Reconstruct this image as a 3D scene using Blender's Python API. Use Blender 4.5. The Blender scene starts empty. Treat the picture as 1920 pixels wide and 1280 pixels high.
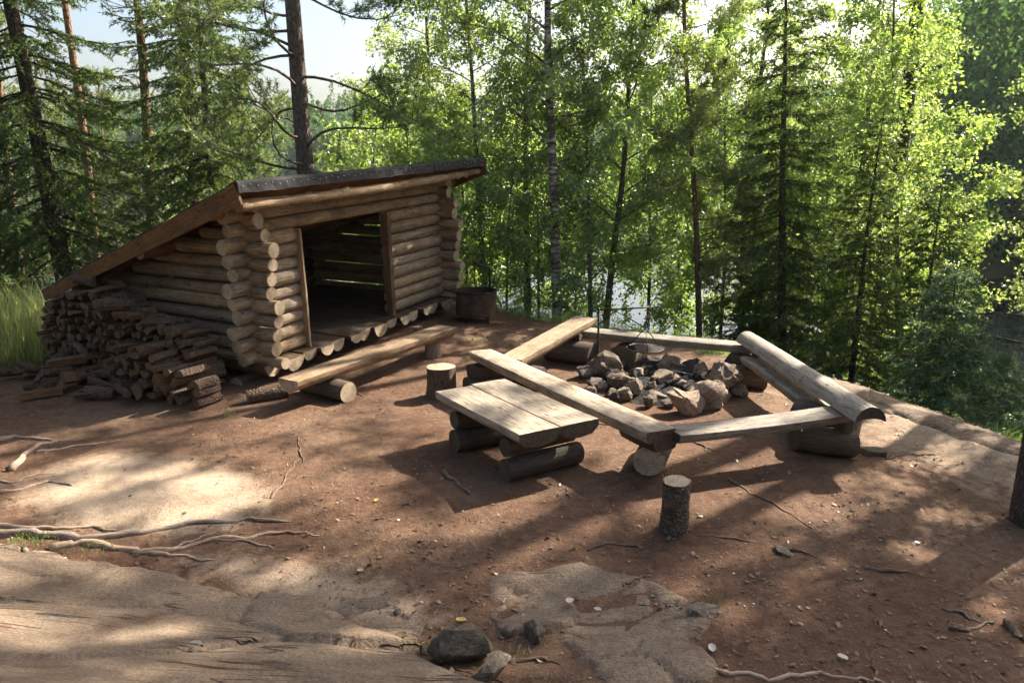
import bpy, bmesh, math, random
import numpy as np
from mathutils import Vector, Matrix, Euler

# ------------------------------------------------------------------ camera, sky, sun, exposure
sc = bpy.context.scene
col = sc.collection
R = math.radians
CAM_H, PITCH, FPX = 2.5, R(13.5), 1450.0
cam_d = bpy.data.cameras.new('camera')
cam = bpy.data.objects.new('camera', cam_d)
col.objects.link(cam)
cam.location = (0, 0, CAM_H)
cam.rotation_euler = (math.pi / 2 - PITCH, 0, 0)
cam_d.sensor_width = 36.0
cam_d.lens = FPX / 1920 * 36.0
cam_d.clip_start, cam_d.clip_end = 0.05, 4000
sc.camera = cam

SUN_AZ, SUN_EL = R(52), R(38)          # azimuth measured from +Y towards +X
world = bpy.data.worlds.new('World')
sc.world = world
world.use_nodes = True
wn = world.node_tree
wn.nodes.clear()
sky = wn.nodes.new('ShaderNodeTexSky')
sky.sky_type = 'NISHITA'
sky.sun_disc = False
sky.sun_elevation = SUN_EL
sky.sun_rotation = SUN_AZ
sky.air_density = 1.0
sky.dust_density = 4.0
bg = wn.nodes.new('ShaderNodeBackground')
bg.inputs['Strength'].default_value = 0.08
wo = wn.nodes.new('ShaderNodeOutputWorld')
wn.links.new(sky.outputs[0], bg.inputs[0])
wn.links.new(bg.outputs[0], wo.inputs[0])
sun_d = bpy.data.lights.new('sun', 'SUN')
sun_d.energy = 5.0
sun_d.angle = R(0.53)
sun_d.color = (1.0, 0.93, 0.80)
sun = bpy.data.objects.new('sun', sun_d)
col.objects.link(sun)
SUN_DIR = Vector((math.sin(SUN_AZ) * math.cos(SUN_EL), math.cos(SUN_AZ) * math.cos(SUN_EL), math.sin(SUN_EL)))
sun.rotation_euler = SUN_DIR.to_track_quat('Z', 'Y').to_euler()
sun.location = SUN_DIR * 60
sc.view_settings.view_transform = 'Standard'
sc.view_settings.look = 'None'
sc.view_settings.gamma = 1.0
sc.view_settings.use_curve_mapping = False
sc.view_settings.exposure = 1.75
sc.render.engine = 'CYCLES'
sc.cycles.use_denoising = True
sc.cycles.max_bounces = 6
sc.cycles.use_adaptive_sampling = True
sc.cycles.adaptive_threshold = 0.03
sc.cycles.use_light_tree = False
sc.cycles.diffuse_bounces = 3
sc.cycles.glossy_bounces = 3
sc.cycles.transmission_bounces = 4
sc.cycles.transparent_max_bounces = 4
sc.cycles.caustics_reflective = False
sc.cycles.caustics_refractive = False
sc.cycles.sample_clamp_indirect = 6

# ------------------------------------------------------------------ helpers: tags, meshes, materials
def tag(o, label=None, cat=None, group=None, kind=None):
    if label: o['label'] = label
    if cat: o['category'] = cat
    if group: o['group'] = group
    if kind: o['kind'] = kind
    return o

def empty(name, loc=(0, 0, 0), rot=(0, 0, 0)):
    o = bpy.data.objects.new(name, None)
    o.empty_display_size = 0.2
    o.location = loc
    o.rotation_euler = rot
    col.objects.link(o)
    return o

def link(name, me, parent=None, matrix=None):
    o = bpy.data.objects.new(name, me)
    col.objects.link(o)
    if parent is not None: o.parent = parent
    if matrix is not None: o.matrix_local = matrix
    return o

def mesh(name, verts, faces, mats, fmat=None, smooth=True):
    me = bpy.data.meshes.new(name)
    me.from_pydata([tuple(v) for v in verts], [], faces)
    for m in mats: me.materials.append(m)
    if fmat is not None: me.polygons.foreach_set('material_index', fmat)
    me.polygons.foreach_set('use_smooth', [smooth] * len(faces) if isinstance(smooth, bool) else smooth)
    me.update()
    return me

def np_mesh(name, verts, faces, mats, smooth=False):
    """verts (n,3) array, faces (m,k) array with k constant"""
    verts = np.asarray(verts, dtype=np.float32)
    faces = np.asarray(faces, dtype=np.int32)
    m, k = faces.shape
    me = bpy.data.meshes.new(name)
    me.vertices.add(len(verts))
    me.vertices.foreach_set('co', verts.ravel())
    me.loops.add(m * k)
    me.loops.foreach_set('vertex_index', faces.ravel())
    me.polygons.add(m)
    me.polygons.foreach_set('loop_start', np.arange(0, m * k, k, dtype=np.int32))
    me.polygons.foreach_set('use_smooth', np.full(m, smooth))
    for mt in mats: me.materials.append(mt)
    me.update(calc_edges=True)
    return me

class NT:
    """small node-tree helper"""
    def __init__(self, name):
        self.m = bpy.data.materials.new(name)
        self.m.use_nodes = True
        self.t = self.m.node_tree
        self.t.nodes.clear()
        self.out = self.t.nodes.new('ShaderNodeOutputMaterial')
    def n(self, kind, **kw):
        nd = self.t.nodes.new('ShaderNode' + kind)
        for k, v in kw.items():
            if k.startswith('i_'):
                nd.inputs[k[2:].replace('_', ' ')].default_value = v
            else:
                setattr(nd, k, v)
        return nd
    def l(self, a, b): self.t.links.new(a, b)
    def coord(self, scale=(1, 1, 1), which='Object', rand=0.0):
        tc = self.n('TexCoord')
        mp = self.n('Mapping')
        mp.inputs['Scale'].default_value = scale
        src = tc.outputs[which]
        if rand:
            oi = self.n('ObjectInfo')
            ml = self.n('Math', operation='MULTIPLY'); ml.inputs[1].default_value = rand
            self.l(oi.outputs['Random'], ml.inputs[0])
            ad = self.n('VectorMath', operation='ADD')
            self.l(src, ad.inputs[0]); self.l(ml.outputs[0], ad.inputs[1])
            src = ad.outputs[0]
        self.l(src, mp.inputs['Vector'])
        return mp.outputs[0]
    def noise(self, vec, scale=5, detail=4, rough=0.55, dist=0.0):
        nd = self.n('TexNoise')
        nd.inputs['Scale'].default_value = scale
        nd.inputs['Detail'].default_value = detail
        nd.inputs['Roughness'].default_value = rough
        nd.inputs['Distortion'].default_value = dist
        self.l(vec, nd.inputs['Vector'])
        return nd.outputs['Fac']
    def ramp(self, fac, stops, interp='LINEAR'):
        nd = self.n('ValToRGB')
        nd.color_ramp.interpolation = interp
        e = nd.color_ramp.elements
        while len(e) < len(stops): e.new(0.5)
        for el, (p, c) in zip(e, stops):
            el.position = p
            el.color = (*c, 1) if len(c) == 3 else c
        self.l(fac, nd.inputs[0])
        return nd.outputs[0]
    def mix(self, fac, a, b, blend='MIX'):
        nd = self.n('MixRGB', blend_type=blend)
        if isinstance(fac, (int, float)): nd.inputs[0].default_value = fac
        else: self.l(fac, nd.inputs[0])
        for i, v in ((1, a), (2, b)):
            if isinstance(v, tuple): nd.inputs[i].default_value = (*v, 1) if len(v) == 3 else v
            else: self.l(v, nd.inputs[i])
        return nd.outputs[0]
    def math(self, op, a, b=None, clamp=False):
        nd = self.n('Math', operation=op, use_clamp=clamp)
        for i, v in ((0, a), (1, b)):
            if v is None: continue
            if isinstance(v, (int, float)): nd.inputs[i].default_value = v
            else: self.l(v, nd.inputs[i])
        return nd.outputs[0]
    def finish(self, color, rough=0.8, height=None, strength=0.3, distance=0.01, spec=0.3, metallic=0.0):
        p = self.n('BsdfPrincipled')
        if isinstance(color, tuple): p.inputs['Base Color'].default_value = (*color, 1)
        else: self.l(color, p.inputs['Base Color'])
        if isinstance(rough, (int, float)): p.inputs['Roughness'].default_value = rough
        else: self.l(rough, p.inputs['Roughness'])
        p.inputs['Specular IOR Level'].default_value = spec
        p.inputs['Metallic'].default_value = metallic
        if height is not None:
            b = self.n('Bump')
            b.inputs['Strength'].default_value = strength
            b.inputs['Distance'].default_value = distance
            self.l(height, b.inputs['Height'])
            self.l(b.outputs[0], p.inputs['Normal'])
        self.l(p.outputs[0], self.out.inputs['Surface'])
        return self.m

M = {}
def log_mat(name, light, mid, dark, streak=0.5):
    """peeled, weathered wood with grain along local X"""
    t = NT(name)
    v = t.coord((1.2, 9, 9), rand=37.0)
    v2 = t.coord((1, 1, 1), rand=53.0)
    g = t.noise(v, 6, 6, 0.65, 0.4)
    big = t.noise(v2, 3.2, 4, 0.6)
    c = t.ramp(g, [(0.25, dark), (0.5, mid), (0.75, light)])
    c = t.mix(t.math('MULTIPLY', t.ramp(big, [(0.42, (0, 0, 0)), (0.68, (1, 1, 1))]), streak), c, dark)
    # checks: thin dark cracks along the grain
    vc = t.coord((0.8, 26, 26), rand=11.0)
    ck = t.noise(vc, 1.6, 3, 0.5, 0.8)
    ckm = t.ramp(ck, [(0.475, (0, 0, 0)), (0.497, (1, 1, 1)), (0.503, (1, 1, 1)), (0.525, (0, 0, 0))])
    c = t.mix(t.math('MULTIPLY', ckm, 0.55), c, (dark[0] * .25, dark[1] * .25, dark[2] * .25))
    # knots
    vk = t.coord((1.1, 2.3, 2.3), rand=71.0)
    vo = t.n('TexVoronoi'); vo.inputs['Scale'].default_value = 3.0
    t.l(vk, vo.inputs['Vector'])
    kn = t.ramp(vo.outputs['Distance'], [(0.05, (1, 1, 1)), (0.13, (0, 0, 0))])
    c = t.mix(t.math('MULTIPLY', kn, 0.75), c, (dark[0] * .4, dark[1] * .3, dark[2] * .25))
    oi = t.n('ObjectInfo')
    hv = t.n('HueSaturation')
    t.l(t.math('ADD', t.math('MULTIPLY', oi.outputs['Random'], 0.42), 0.76), hv.inputs['Value'])
    t.l(t.math('ADD', t.math('MULTIPLY', oi.outputs['Random'], 0.3), 0.85), hv.inputs['Saturation'])
    t.l(c, hv.inputs['Color'])
    h = t.math('SUBTRACT', g, t.math('MULTIPLY', ckm, 0.9))
    return t.finish(hv.outputs[0], 0.75, h, 0.55, 0.012, 0.25)

def end_mat(name, light, dark):
    """sawn end grain: rings round the local X axis"""
    t = NT(name)
    v = t.coord((0.0, 1, 1))
    nz = t.noise(t.coord((1, 1, 1), rand=9.0), 9, 3, 0.5)
    ln = t.n('VectorMath', operation='LENGTH'); t.l(v, ln.inputs[0])
    r = t.math('ADD', ln.outputs['Value'], t.math('MULTIPLY', nz, 0.012))
    s = t.math('SINE', t.math('MULTIPLY', r, 330.0))
    s = t.math('ADD', t.math('MULTIPLY', s, 0.38), 0.55)
    c = t.mix(s, dark, light)
    blot = t.noise(t.coord((1, 1, 1), rand=21.0), 6, 5, 0.65)
    c = t.mix(t.ramp(blot, [(0.45, (0, 0, 0)), (0.7, (.75, .75, .75))]), c, (dark[0] * .45, dark[1] * .45, dark[2] * .45))
    # radial checks
    gr = t.n('TexGradient', gradient_type='RADIAL')
    sw = t.n('SeparateXYZ'); t.l(v, sw.inputs[0])
    cb = t.n('CombineXYZ'); t.l(sw.outputs[1], cb.inputs[0]); t.l(sw.outputs[2], cb.inputs[1])
    t.l(cb.outputs[0], gr.inputs[0])
    an = t.math('FRACT', t.math('ADD', t.math('MULTIPLY', gr.outputs['Fac'], 5.0), t.math('MULTIPLY', nz, 1.2)))
    ck = t.math('LESS_THAN', an, 0.045)
    c = t.mix(t.math('MULTIPLY', ck, 0.7), c, (dark[0] * .2, dark[1] * .2, dark[2] * .2))
    return t.finish(c, 0.85, s, 0.3, 0.004, 0.2)

def bark_mat(name, a, b, deep, zscale=2.0, scale=14, top=None, z0=2, z1=5, amt=0.8):
    """rough bark; optional second colour further up the trunk"""
    t = NT(name)
    v = t.coord((1, 1, 1 / zscale), rand=13.0)
    vo = t.n('TexVoronoi', feature='DISTANCE_TO_EDGE'); vo.inputs['Scale'].default_value = scale
    dn = t.n('TexNoise'); dn.inputs['Scale'].default_value = scale * .6; dn.inputs['Detail'].default_value = 4
    t.l(v, dn.inputs['Vector'])
    va = t.n('VectorMath', operation='MULTIPLY_ADD')
    va.inputs[1].default_value = (2.2 / scale,) * 3
    t.l(dn.outputs['Color'], va.inputs[0]); t.l(v, va.inputs[2])
    t.l(va.outputs[0], vo.inputs['Vector'])
    n1 = t.noise(v, scale * .7, 6, 0.7, 0.3)
    c = t.ramp(n1, [(0.3, a), (0.7, b)])
    if top:
        tc = t.n('TexCoord'); sp = t.n('SeparateXYZ'); t.l(tc.outputs['Object'], sp.inputs[0])
        k = t.math('DIVIDE', t.math('SUBTRACT', sp.outputs[2], z0), z1 - z0)
        k = t.math('ADD', k, t.math('MULTIPLY', t.math('SUBTRACT', n1, 0.5), 1.2), True)
        c = t.mix(k, c, t.ramp(n1, [(0.3, tuple(x * .6 for x in top)), (0.7, top)]))
    cr = t.ramp(vo.outputs['Distance'], [(0.0, (1, 1, 1)), (0.10, (0, 0, 0))])
    c = t.mix(t.math('MULTIPLY', cr, amt), c, deep)
    h = t.math('ADD', t.math('MULTIPLY', vo.outputs['Distance'], 1.6), t.math('MULTIPLY', n1, 0.6))
    return t.finish(c, 0.9, h, 0.9, 0.03, 0.15)

def leaf_mat(name, dif, tra, frac=0.5, var=0.35, gloss=0.12):
    t = NT(name)
    g = t.n('NewGeometry')
    oi = t.n('ObjectInfo')
    rnd = t.math('ADD', t.math('MULTIPLY', g.outputs['Random Per Island'], 0.75), t.math('MULTIPLY', oi.outputs['Random'], 0.25))
    def varied(c):
        hv = t.n('HueSaturation')
        hv.inputs['Color'].default_value = (*c, 1)
        t.l(t.math('ADD', t.math('MULTIPLY', rnd, 2 * var), 1 - var), hv.inputs['Value'])
        t.l(t.math('ADD', t.math('MULTIPLY', rnd, -0.05), 0.525), hv.inputs['Hue'])
        return hv.outputs[0]
    d = t.n('BsdfDiffuse'); t.l(varied(dif), d.inputs[0])
    tr = t.n('BsdfTranslucent'); t.l(varied(tra), tr.inputs[0])
    mx = t.n('MixShader'); mx.inputs[0].default_value = frac
    t.l(d.outputs[0], mx.inputs[1]); t.l(tr.outputs[0], mx.inputs[2])
    gl = t.n('BsdfGlossy'); gl.inputs['Roughness'].default_value = 0.45
    gl.inputs[0].default_value = (0.75, 0.8, 0.75, 1)
    m2 = t.n('MixShader'); m2.inputs[0].default_value = gloss
    t.l(mx.outputs[0], m2.inputs[1]); t.l(gl.outputs[0], m2.inputs[2])
    t.l(m2.outputs[0], t.out.inputs['Surface'])
    return t.m

M['log'] = log_mat('peeled_log', (0.50, 0.37, 0.25), (0.35, 0.235, 0.14), (0.13, 0.08, 0.048), 0.65)
M['log_grey'] = log_mat('weathered_log', (0.53, 0.42, 0.30), (0.38, 0.27, 0.175), (0.14, 0.092, 0.056), 0.5)
M['plank'] = log_mat('bench_plank', (0.50, 0.43, 0.34), (0.36, 0.295, 0.225), (0.11, 0.085, 0.065), 0.65)
M['board'] = log_mat('roof_board', (0.30, 0.16, 0.075), (0.21, 0.105, 0.045), (0.09, 0.045, 0.02))
M['verge'] = log_mat('verge_wood', (0.27, 0.15, 0.075), (0.18, 0.095, 0.045), (0.07, 0.037, 0.02), 0.6)
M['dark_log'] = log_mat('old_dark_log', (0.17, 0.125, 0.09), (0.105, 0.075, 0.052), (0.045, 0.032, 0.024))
M['pale_log'] = log_mat('pale_backrest_log', (0.55, 0.48, 0.39), (0.45, 0.375, 0.29), (0.24, 0.18, 0.13), 0.3)
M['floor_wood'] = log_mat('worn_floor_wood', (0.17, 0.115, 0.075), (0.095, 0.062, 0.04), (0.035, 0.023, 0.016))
M['end'] = end_mat('sawn_end', (0.56, 0.45, 0.32), (0.26, 0.175, 0.105))
M['end_dark'] = end_mat('old_sawn_end', (0.12, 0.09, 0.065), (0.07, 0.05, 0.035))
M['end_fire'] = end_mat('firewood_end', (0.21, 0.13, 0.075), (0.105, 0.06, 0.034))
M['split'] = log_mat('split_wood', (0.27, 0.17, 0.10), (0.14, 0.083, 0.048), (0.055, 0.032, 0.019))
M['fire_bark'] = bark_mat('firewood_bark', (0.10, 0.065, 0.045), (0.22, 0.15, 0.11), (0.03, 0.02, 0.015), 1, 30)
M['stump_bark'] = bark_mat('stump_bark', (0.07, 0.05, 0.036), (0.20, 0.155, 0.115), (0.03, 0.022, 0.018), 2.2, 22, amt=0.6)
M['pine_bark'] = bark_mat('pine_bark', (0.115, 0.085, 0.07), (0.23, 0.175, 0.145), (0.04, 0.028, 0.022), 2.5, 14,
                          (0.34, 0.185, 0.105), 6, 10)
M['red_pine_bark'] = bark_mat('red_pine_bark', (0.12, 0.08, 0.06), (0.24, 0.16, 0.12), (0.045, 0.028, 0.02), 2.5, 16,
                              (0.34, 0.195, 0.125), 2.0, 5.5)
M['spruce_bark'] = bark_mat('spruce_bark', (0.075, 0.055, 0.045), (0.15, 0.115, 0.095), (0.03, 0.022, 0.018), 1.3, 24)
M['aspen_bark'] = bark_mat('aspen_bark', (0.10, 0.095, 0.065), (0.21, 0.19, 0.14), (0.035, 0.03, 0.025), 0.8, 12, amt=0.5)

def birch_bark():
    t = NT('birch_bark')
    v = t.coord((1.0, 1.0, 5.0), rand=17.0)
    n1 = t.noise(v, 4.0, 5, 0.6, 0.5)
    big = t.noise(t.coord((1, 1, 1.2), rand=5.0), 3.0, 4, 0.6)
    c = t.ramp(n1, [(0.36, (0.035, 0.03, 0.026)), (0.47, (0.22, 0.19, 0.16)), (0.6, (0.55, 0.50, 0.44))])
    c = t.mix(t.ramp(big, [(0.44, (0, 0, 0)), (0.6, (.9, .9, .9))]), c, (0.075, 0.06, 0.05))
    return t.finish(c, 0.8, n1, 0.5, 0.02, 0.2)
M['birch_bark'] = birch_bark()
M['birch_leaf'] = leaf_mat('birch_leaf', (0.15, 0.215, 0.055), (0.48, 0.60, 0.12), 0.54, 0.4, 0.14)
M['aspen_leaf'] = leaf_mat('aspen_leaf', (0.135, 0.215, 0.05), (0.42, 0.58, 0.10), 0.54, 0.4, 0.14)
M['pine_needle'] = leaf_mat('pine_needle', (0.105, 0.155, 0.05), (0.30, 0.37, 0.08), 0.45, 0.35, 0.10)
M['spruce_needle'] = leaf_mat('spruce_needle', (0.058, 0.10, 0.026), (0.22, 0.31, 0.055), 0.42, 0.4, 0.06)
M['young_needle'] = leaf_mat('young_spruce_needle', (0.08, 0.14, 0.06), (0.18, 0.28, 0.09), 0.35, 0.35, 0.1)
M['grass'] = leaf_mat('grass_blade', (0.12, 0.20, 0.035), (0.28, 0.42, 0.06), 0.45, 0.4)
M['dry_grass'] = leaf_mat('dry_grass_blade', (0.22, 0.25, 0.07), (0.42, 0.46, 0.11), 0.45, 0.5)
M['far_leaf'] = leaf_mat('far_foliage', (0.05, 0.12, 0.035), (0.13, 0.24, 0.05), 0.4, 0.5, 0.02)
M['litter'] = leaf_mat('dead_leaf', (0.19, 0.115, 0.068), (0.16, 0.09, 0.04), 0.15, 0.75, 0.05)
M['litter_pale'] = leaf_mat('pale_chip', (0.52, 0.45, 0.36), (0.3, 0.25, 0.18), 0.12, 0.4, 0.08)
M['twig'] = log_mat('dry_twig', (0.30, 0.22, 0.16), (0.19, 0.13, 0.09), (0.09, 0.06, 0.04))
M['root'] = log_mat('bare_root', (0.56, 0.44, 0.33), (0.42, 0.30, 0.215), (0.18, 0.12, 0.08), 0.35)

def stone_mat(name, a, b, c3, soot=0.0):
    t = NT(name)
    v = t.coord((1, 1, 1), rand=23.0)
    n1 = t.noise(v, 5, 8, 0.65, 0.2)
    n2 = t.noise(v, 40, 4, 0.7)
    c = t.ramp(n1, [(0.3, a), (0.5, b), (0.7, c3)])
    c = t.mix(0.5, c, t.ramp(n2, [(0.35, (0.05, 0.04, 0.034)), (0.65, c3)]))
    st = t.noise(t.coord((2, 2, 7), rand=31.0), 6, 6, 0.7, 0.8)
    c = t.mix(t.ramp(st, [(0.5, (0, 0, 0)), (0.66, (.7, .7, .7))]), c, tuple(x * .45 for x in a))
    oi = t.n('ObjectInfo')
    hv = t.n('HueSaturation')
    t.l(t.math('ADD', t.math('MULTIPLY', oi.outputs['Random'], 0.6), 0.65), hv.inputs['Value'])
    t.l(c, hv.inputs['Color'])
    c = hv.outputs[0]
    if soot:
        s = t.noise(v, 3, 4, 0.6)
        c = t.mix(t.math('MULTIPLY', t.ramp(s, [(0.42, (0, 0, 0)), (0.62, (1, 1, 1))]), soot), c, (0.02, 0.018, 0.016))
    return t.finish(c, 0.85, t.math('ADD', t.math('ADD', n1, st), t.math('MULTIPLY', n2, 0.4)), 0.9, 0.03, 0.25)
M['stone'] = stone_mat('fire_ring_stone', (0.20, 0.125, 0.08), (0.36, 0.25, 0.165), (0.50, 0.40, 0.29), 0.2)
M['stone_soot'] = stone_mat('sooty_stone', (0.10, 0.075, 0.06), (0.19, 0.14, 0.11), (0.28, 0.22, 0.18), 0.8)
M['stone_grey'] = stone_mat('grey_stone', (0.15, 0.115, 0.08), (0.25, 0.19, 0.135), (0.35, 0.28, 0.205))

def rock_mat():
    t = NT('bedrock')
    v = t.coord((1, 1, 1), 'Object')
    vs = t.coord((1.6, 6, 3), 'Object'); 
    n1 = t.noise(v, 1.6, 8, 0.65, 0.3)
    st = t.noise(vs, 2.2, 6, 0.65, 0.6)
    fine = t.noise(v, 55, 4, 0.7)
    c = t.ramp(n1, [(0.3, (0.155, 0.115, 0.08)), (0.5, (0.255, 0.195, 0.135)), (0.7, (0.36, 0.28, 0.18))])
    c = t.mix(0.28, c, t.ramp(st, [(0.32, (0.115, 0.09, 0.068)), (0.5, (0.235, 0.19, 0.145)), (0.68, (0.33, 0.27, 0.21))]))
    c = t.mix(0.42, c, t.ramp(fine, [(0.35, (0.075, 0.06, 0.048)), (0.65, (0.38, 0.32, 0.255))]))
    ck = t.noise(t.coord((0.5, 4.5, 2)), 1.3, 3, 0.5, 1.0)
    ckm = t.ramp(ck, [(0.487, (0, 0, 0)), (0.499, (1, 1, 1)), (0.501, (1, 1, 1)), (0.513, (0, 0, 0))])
    brk = t.ramp(t.noise(v, 1.1, 2), [(0.5, (0, 0, 0)), (0.6, (1, 1, 1))])
    ckm = t.math('MULTIPLY', ckm, brk)
    c = t.mix(t.math('MULTIPLY', ckm, 0.75), c, (0.05, 0.038, 0.03))
    lich = t.ramp(t.noise(v, 7, 6, 0.7, 0.4), [(0.60, (0, 0, 0)), (0.68, (.6, .6, .6))])
    c = t.mix(lich, c, (0.34, 0.33, 0.27))
    dirt = t.ramp(t.noise(v, 2.3, 7, 0.7, 0.6), [(0.52, (0, 0, 0)), (0.66, (.75, .75, .75))])
    c = t.mix(dirt, c, (0.13, 0.085, 0.058))
    c = t.mix(1.0, c, (0.95, 0.86, 0.80), 'MULTIPLY')
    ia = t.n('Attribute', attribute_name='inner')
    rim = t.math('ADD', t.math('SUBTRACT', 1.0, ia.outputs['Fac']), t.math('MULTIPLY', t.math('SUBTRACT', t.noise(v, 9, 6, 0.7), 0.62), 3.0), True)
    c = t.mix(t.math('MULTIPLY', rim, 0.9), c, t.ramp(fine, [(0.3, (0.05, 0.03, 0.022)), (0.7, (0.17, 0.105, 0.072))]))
    h = t.math('SUBTRACT', t.math('ADD', t.math('ADD', n1, t.math('MULTIPLY', st, 0.35)), t.math('MULTIPLY', fine, 0.25)), t.math('MULTIPLY', ckm, 0.8))
    return t.finish(c, 0.85, h, 1.0, 0.045, 0.2)
M['rock'] = rock_mat()

def ground_mat():
    t = NT('forest_soil')
    v = t.coord((1, 1, 1), 'Object')
    n1 = t.noise(v, 1.3, 6, 0.6, 0.3)
    n2 = t.noise(v, 16, 6, 0.7)
    n3 = t.noise(v, 70, 3, 0.7)
    soil = t.ramp(n1, [(0.3, (0.098, 0.052, 0.036)), (0.5, (0.14, 0.080, 0.056)), (0.7, (0.205, 0.135, 0.095))])
    soil = t.mix(0.5, soil, t.ramp(n2, [(0.3, (0.06, 0.034, 0.025)), (0.52, (0.155, 0.094, 0.066)), (0.75, (0.29, 0.20, 0.14))]))
    big = t.noise(v, 0.45, 5, 0.6, 0.5)
    soil = t.mix(t.ramp(big, [(0.46, (0, 0, 0)), (0.66, (.75, .75, .75))]), soil, t.ramp(n2, [(0.3, (0.16, 0.105, 0.075)), (0.7, (0.30, 0.215, 0.155))]))
    soil = t.mix(t.ramp(t.noise(v, 2.6, 6, 0.7, 0.6), [(0.5, (0, 0, 0)), (0.68, (.8, .8, .8))]), soil, (0.055, 0.034, 0.026))
    soil = t.mix(0.20, soil, (0.06, 0.022, 0.008))
    soil = t.mix(1.0, soil, (1.0, 0.95, 0.86), 'MULTIPLY')
    soil = t.mix(t.ramp(n3, [(0.62, (0, 0, 0)), (0.72, (.4, .4, .4))]), soil, (0.32, 0.23, 0.165))
    soil = t.mix(t.ramp(n3, [(0.30, (.7, .7, .7)), (0.40, (0, 0, 0))]), soil, (0.06, 0.035, 0.025))
    sand = t.ramp(n1, [(0.3, (0.36, 0.26, 0.18)), (0.7, (0.52, 0.40, 0.28))])
    sand = t.mix(0.3, sand, t.ramp(n2, [(0.3, (0.24, 0.155, 0.105)), (0.7, (0.55, 0.43, 0.31))]))
    a = t.n('Attribute', attribute_name='sand')
    k = t.math('ADD', a.outputs['Fac'], t.math('MULTIPLY', t.math('SUBTRACT', t.noise(v, 4.5, 7, 0.7, 0.5), 0.52), 2.2), True)
    k = t.math('MULTIPLY', k, t.ramp(a.outputs['Fac'], [(0.0, (0, 0, 0)), (0.15, (1, 1, 1))]))
    c = t.mix(k, soil, sand)
    fl = t.ramp(n2, [(0.3, (0.03, 0.035, 0.012)), (0.5, (0.06, 0.065, 0.02)), (0.7, (0.10, 0.085, 0.035))])
    b = t.n('Attribute', attribute_name='floor')
    kb = t.math('ADD', b.outputs['Fac'], t.math('MULTIPLY', t.math('SUBTRACT', n2, 0.5), 0.8), True)
    kb = t.math('MULTIPLY', kb, t.ramp(b.outputs['Fac'], [(0.0, (0, 0, 0)), (0.2, (1, 1, 1))]))
    c = t.mix(kb, c, fl)
    h = t.math('ADD', t.math('ADD', t.math('MULTIPLY', n2, 0.7), t.math('MULTIPLY', n3, 0.4)), n1)
    return t.finish(c, 0.92, h, 0.8, 0.03, 0.15)
M['ground'] = ground_mat()

def water_mat():
    t = NT('lake_water')
    v = t.coord((1, 1, 1), 'Object')
    w = t.noise(v, 0.9, 3, 0.5)
    w2 = t.noise(v, 5.0, 2, 0.5)
    return t.finish((0.012, 0.016, 0.012), 0.03, t.math('ADD', w, t.math('MULTIPLY', w2, 0.3)), 0.05, 0.10, 0.5)
M['water'] = water_mat()

def felt_mat():
    t = NT('roofing_felt')
    v = t.coord()
    n = t.noise(v, 90, 3, 0.7); n2 = t.noise(v, 3, 4)
    c = t.mix(0.5, t.ramp(n, [(0.35, (0.025, 0.024, 0.025)), (0.7, (0.08, 0.077, 0.078))]), t.ramp(n2, [(0.3, (0.03, 0.029, 0.03)), (0.7, (0.065, 0.062, 0.06))]))
    return t.finish(c, 0.95, n, 0.5, 0.004, 0.12)
M['felt'] = felt_mat()

def metal(name, a, b, rough=0.6, met=0.6):
    t = NT(name)
    n = t.noise(t.coord(), 7, 6, 0.65)
    return t.finish(t.ramp(n, [(0.35, a), (0.65, b)]), rough, n, 0.3, 0.01, 0.4, met)
M['rust'] = metal('rusty_steel', (0.035, 0.024, 0.019), (0.115, 0.058, 0.036), 0.7, 0.3)
M['iron'] = metal('black_iron', (0.018, 0.016, 0.015), (0.06, 0.045, 0.038), 0.55, 0.6)
M['nail'] = metal('zinc_nail', (0.3, 0.3, 0.3), (0.45, 0.45, 0.45), 0.6, 0.3)
t = NT('charcoal')
n = t.noise(t.coord(), 25, 5, 0.7)
M['ash'] = t.finish(t.ramp(n, [(0.4, (0.012, 0.011, 0.01)), (0.6, (0.045, 0.042, 0.04)), (0.75, (0.22, 0.2, 0.19))]), 0.95, n, 1.0, 0.03, 0.1)
t = NT('moss')
n = t.noise(t.coord(), 30, 5, 0.7)
M['moss'] = t.finish(t.ramp(n, [(0.3, (0.03, 0.06, 0.01)), (0.7, (0.13, 0.2, 0.03))]), 0.95, n, 1.0, 0.02, 0.1)

# ------------------------------------------------------------------ terrain function and pixel-ray helper
CP, SP = math.cos(PITCH), math.sin(PITCH)
PLATEAU = np.array([(3.75, 8.5), (4.5, 6.6), (5.4, 4.4), (8, 0), (12, -30), (-70, -30), (-70, 4), (-20, 9.0), (-9.5, 10.6),
                    (-6.5, 12.2), (-3, 13.4), (-.6, 12.5), (1.0, 11.3), (2.55, 10.1)])
def sdf(poly, x, y):
    """signed distance to polygon, negative inside"""
    x = np.asarray(x, float); y = np.asarray(y, float)
    d = np.full(x.shape, 1e9); ins = np.zeros(x.shape, bool)
    n = len(poly)
    for i in range(n):
        ax, ay = poly[i]; bx, by = poly[(i + 1) % n]
        ex, ey = bx - ax, by - ay
        tt = np.clip(((x - ax) * ex + (y - ay) * ey) / (ex * ex + ey * ey), 0, 1)
        d = np.minimum(d, np.hypot(x - ax - tt * ex, y - ay - tt * ey))
        c = (ay > y) != (by > y)
        with np.errstate(divide='ignore', invalid='ignore'):
            xi = ax + (y - ay) / (ey if ey else 1e-9) * ex
        ins ^= c & (x < xi)
    return np.where(ins, -d, d)
def sstep(a, b, x):
    k = np.clip((x - a) / (b - a), 0, 1)
    return k * k * (3 - 2 * k)
_wr = np.random.RandomState(5)
_W = [(f, _wr.uniform(0, 6.28), _wr.uniform(0, 6.28), _wr.uniform(0, 6.28)) for f in np.geomspace(0.6, 9.0, 14) for _ in range(2)]
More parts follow.
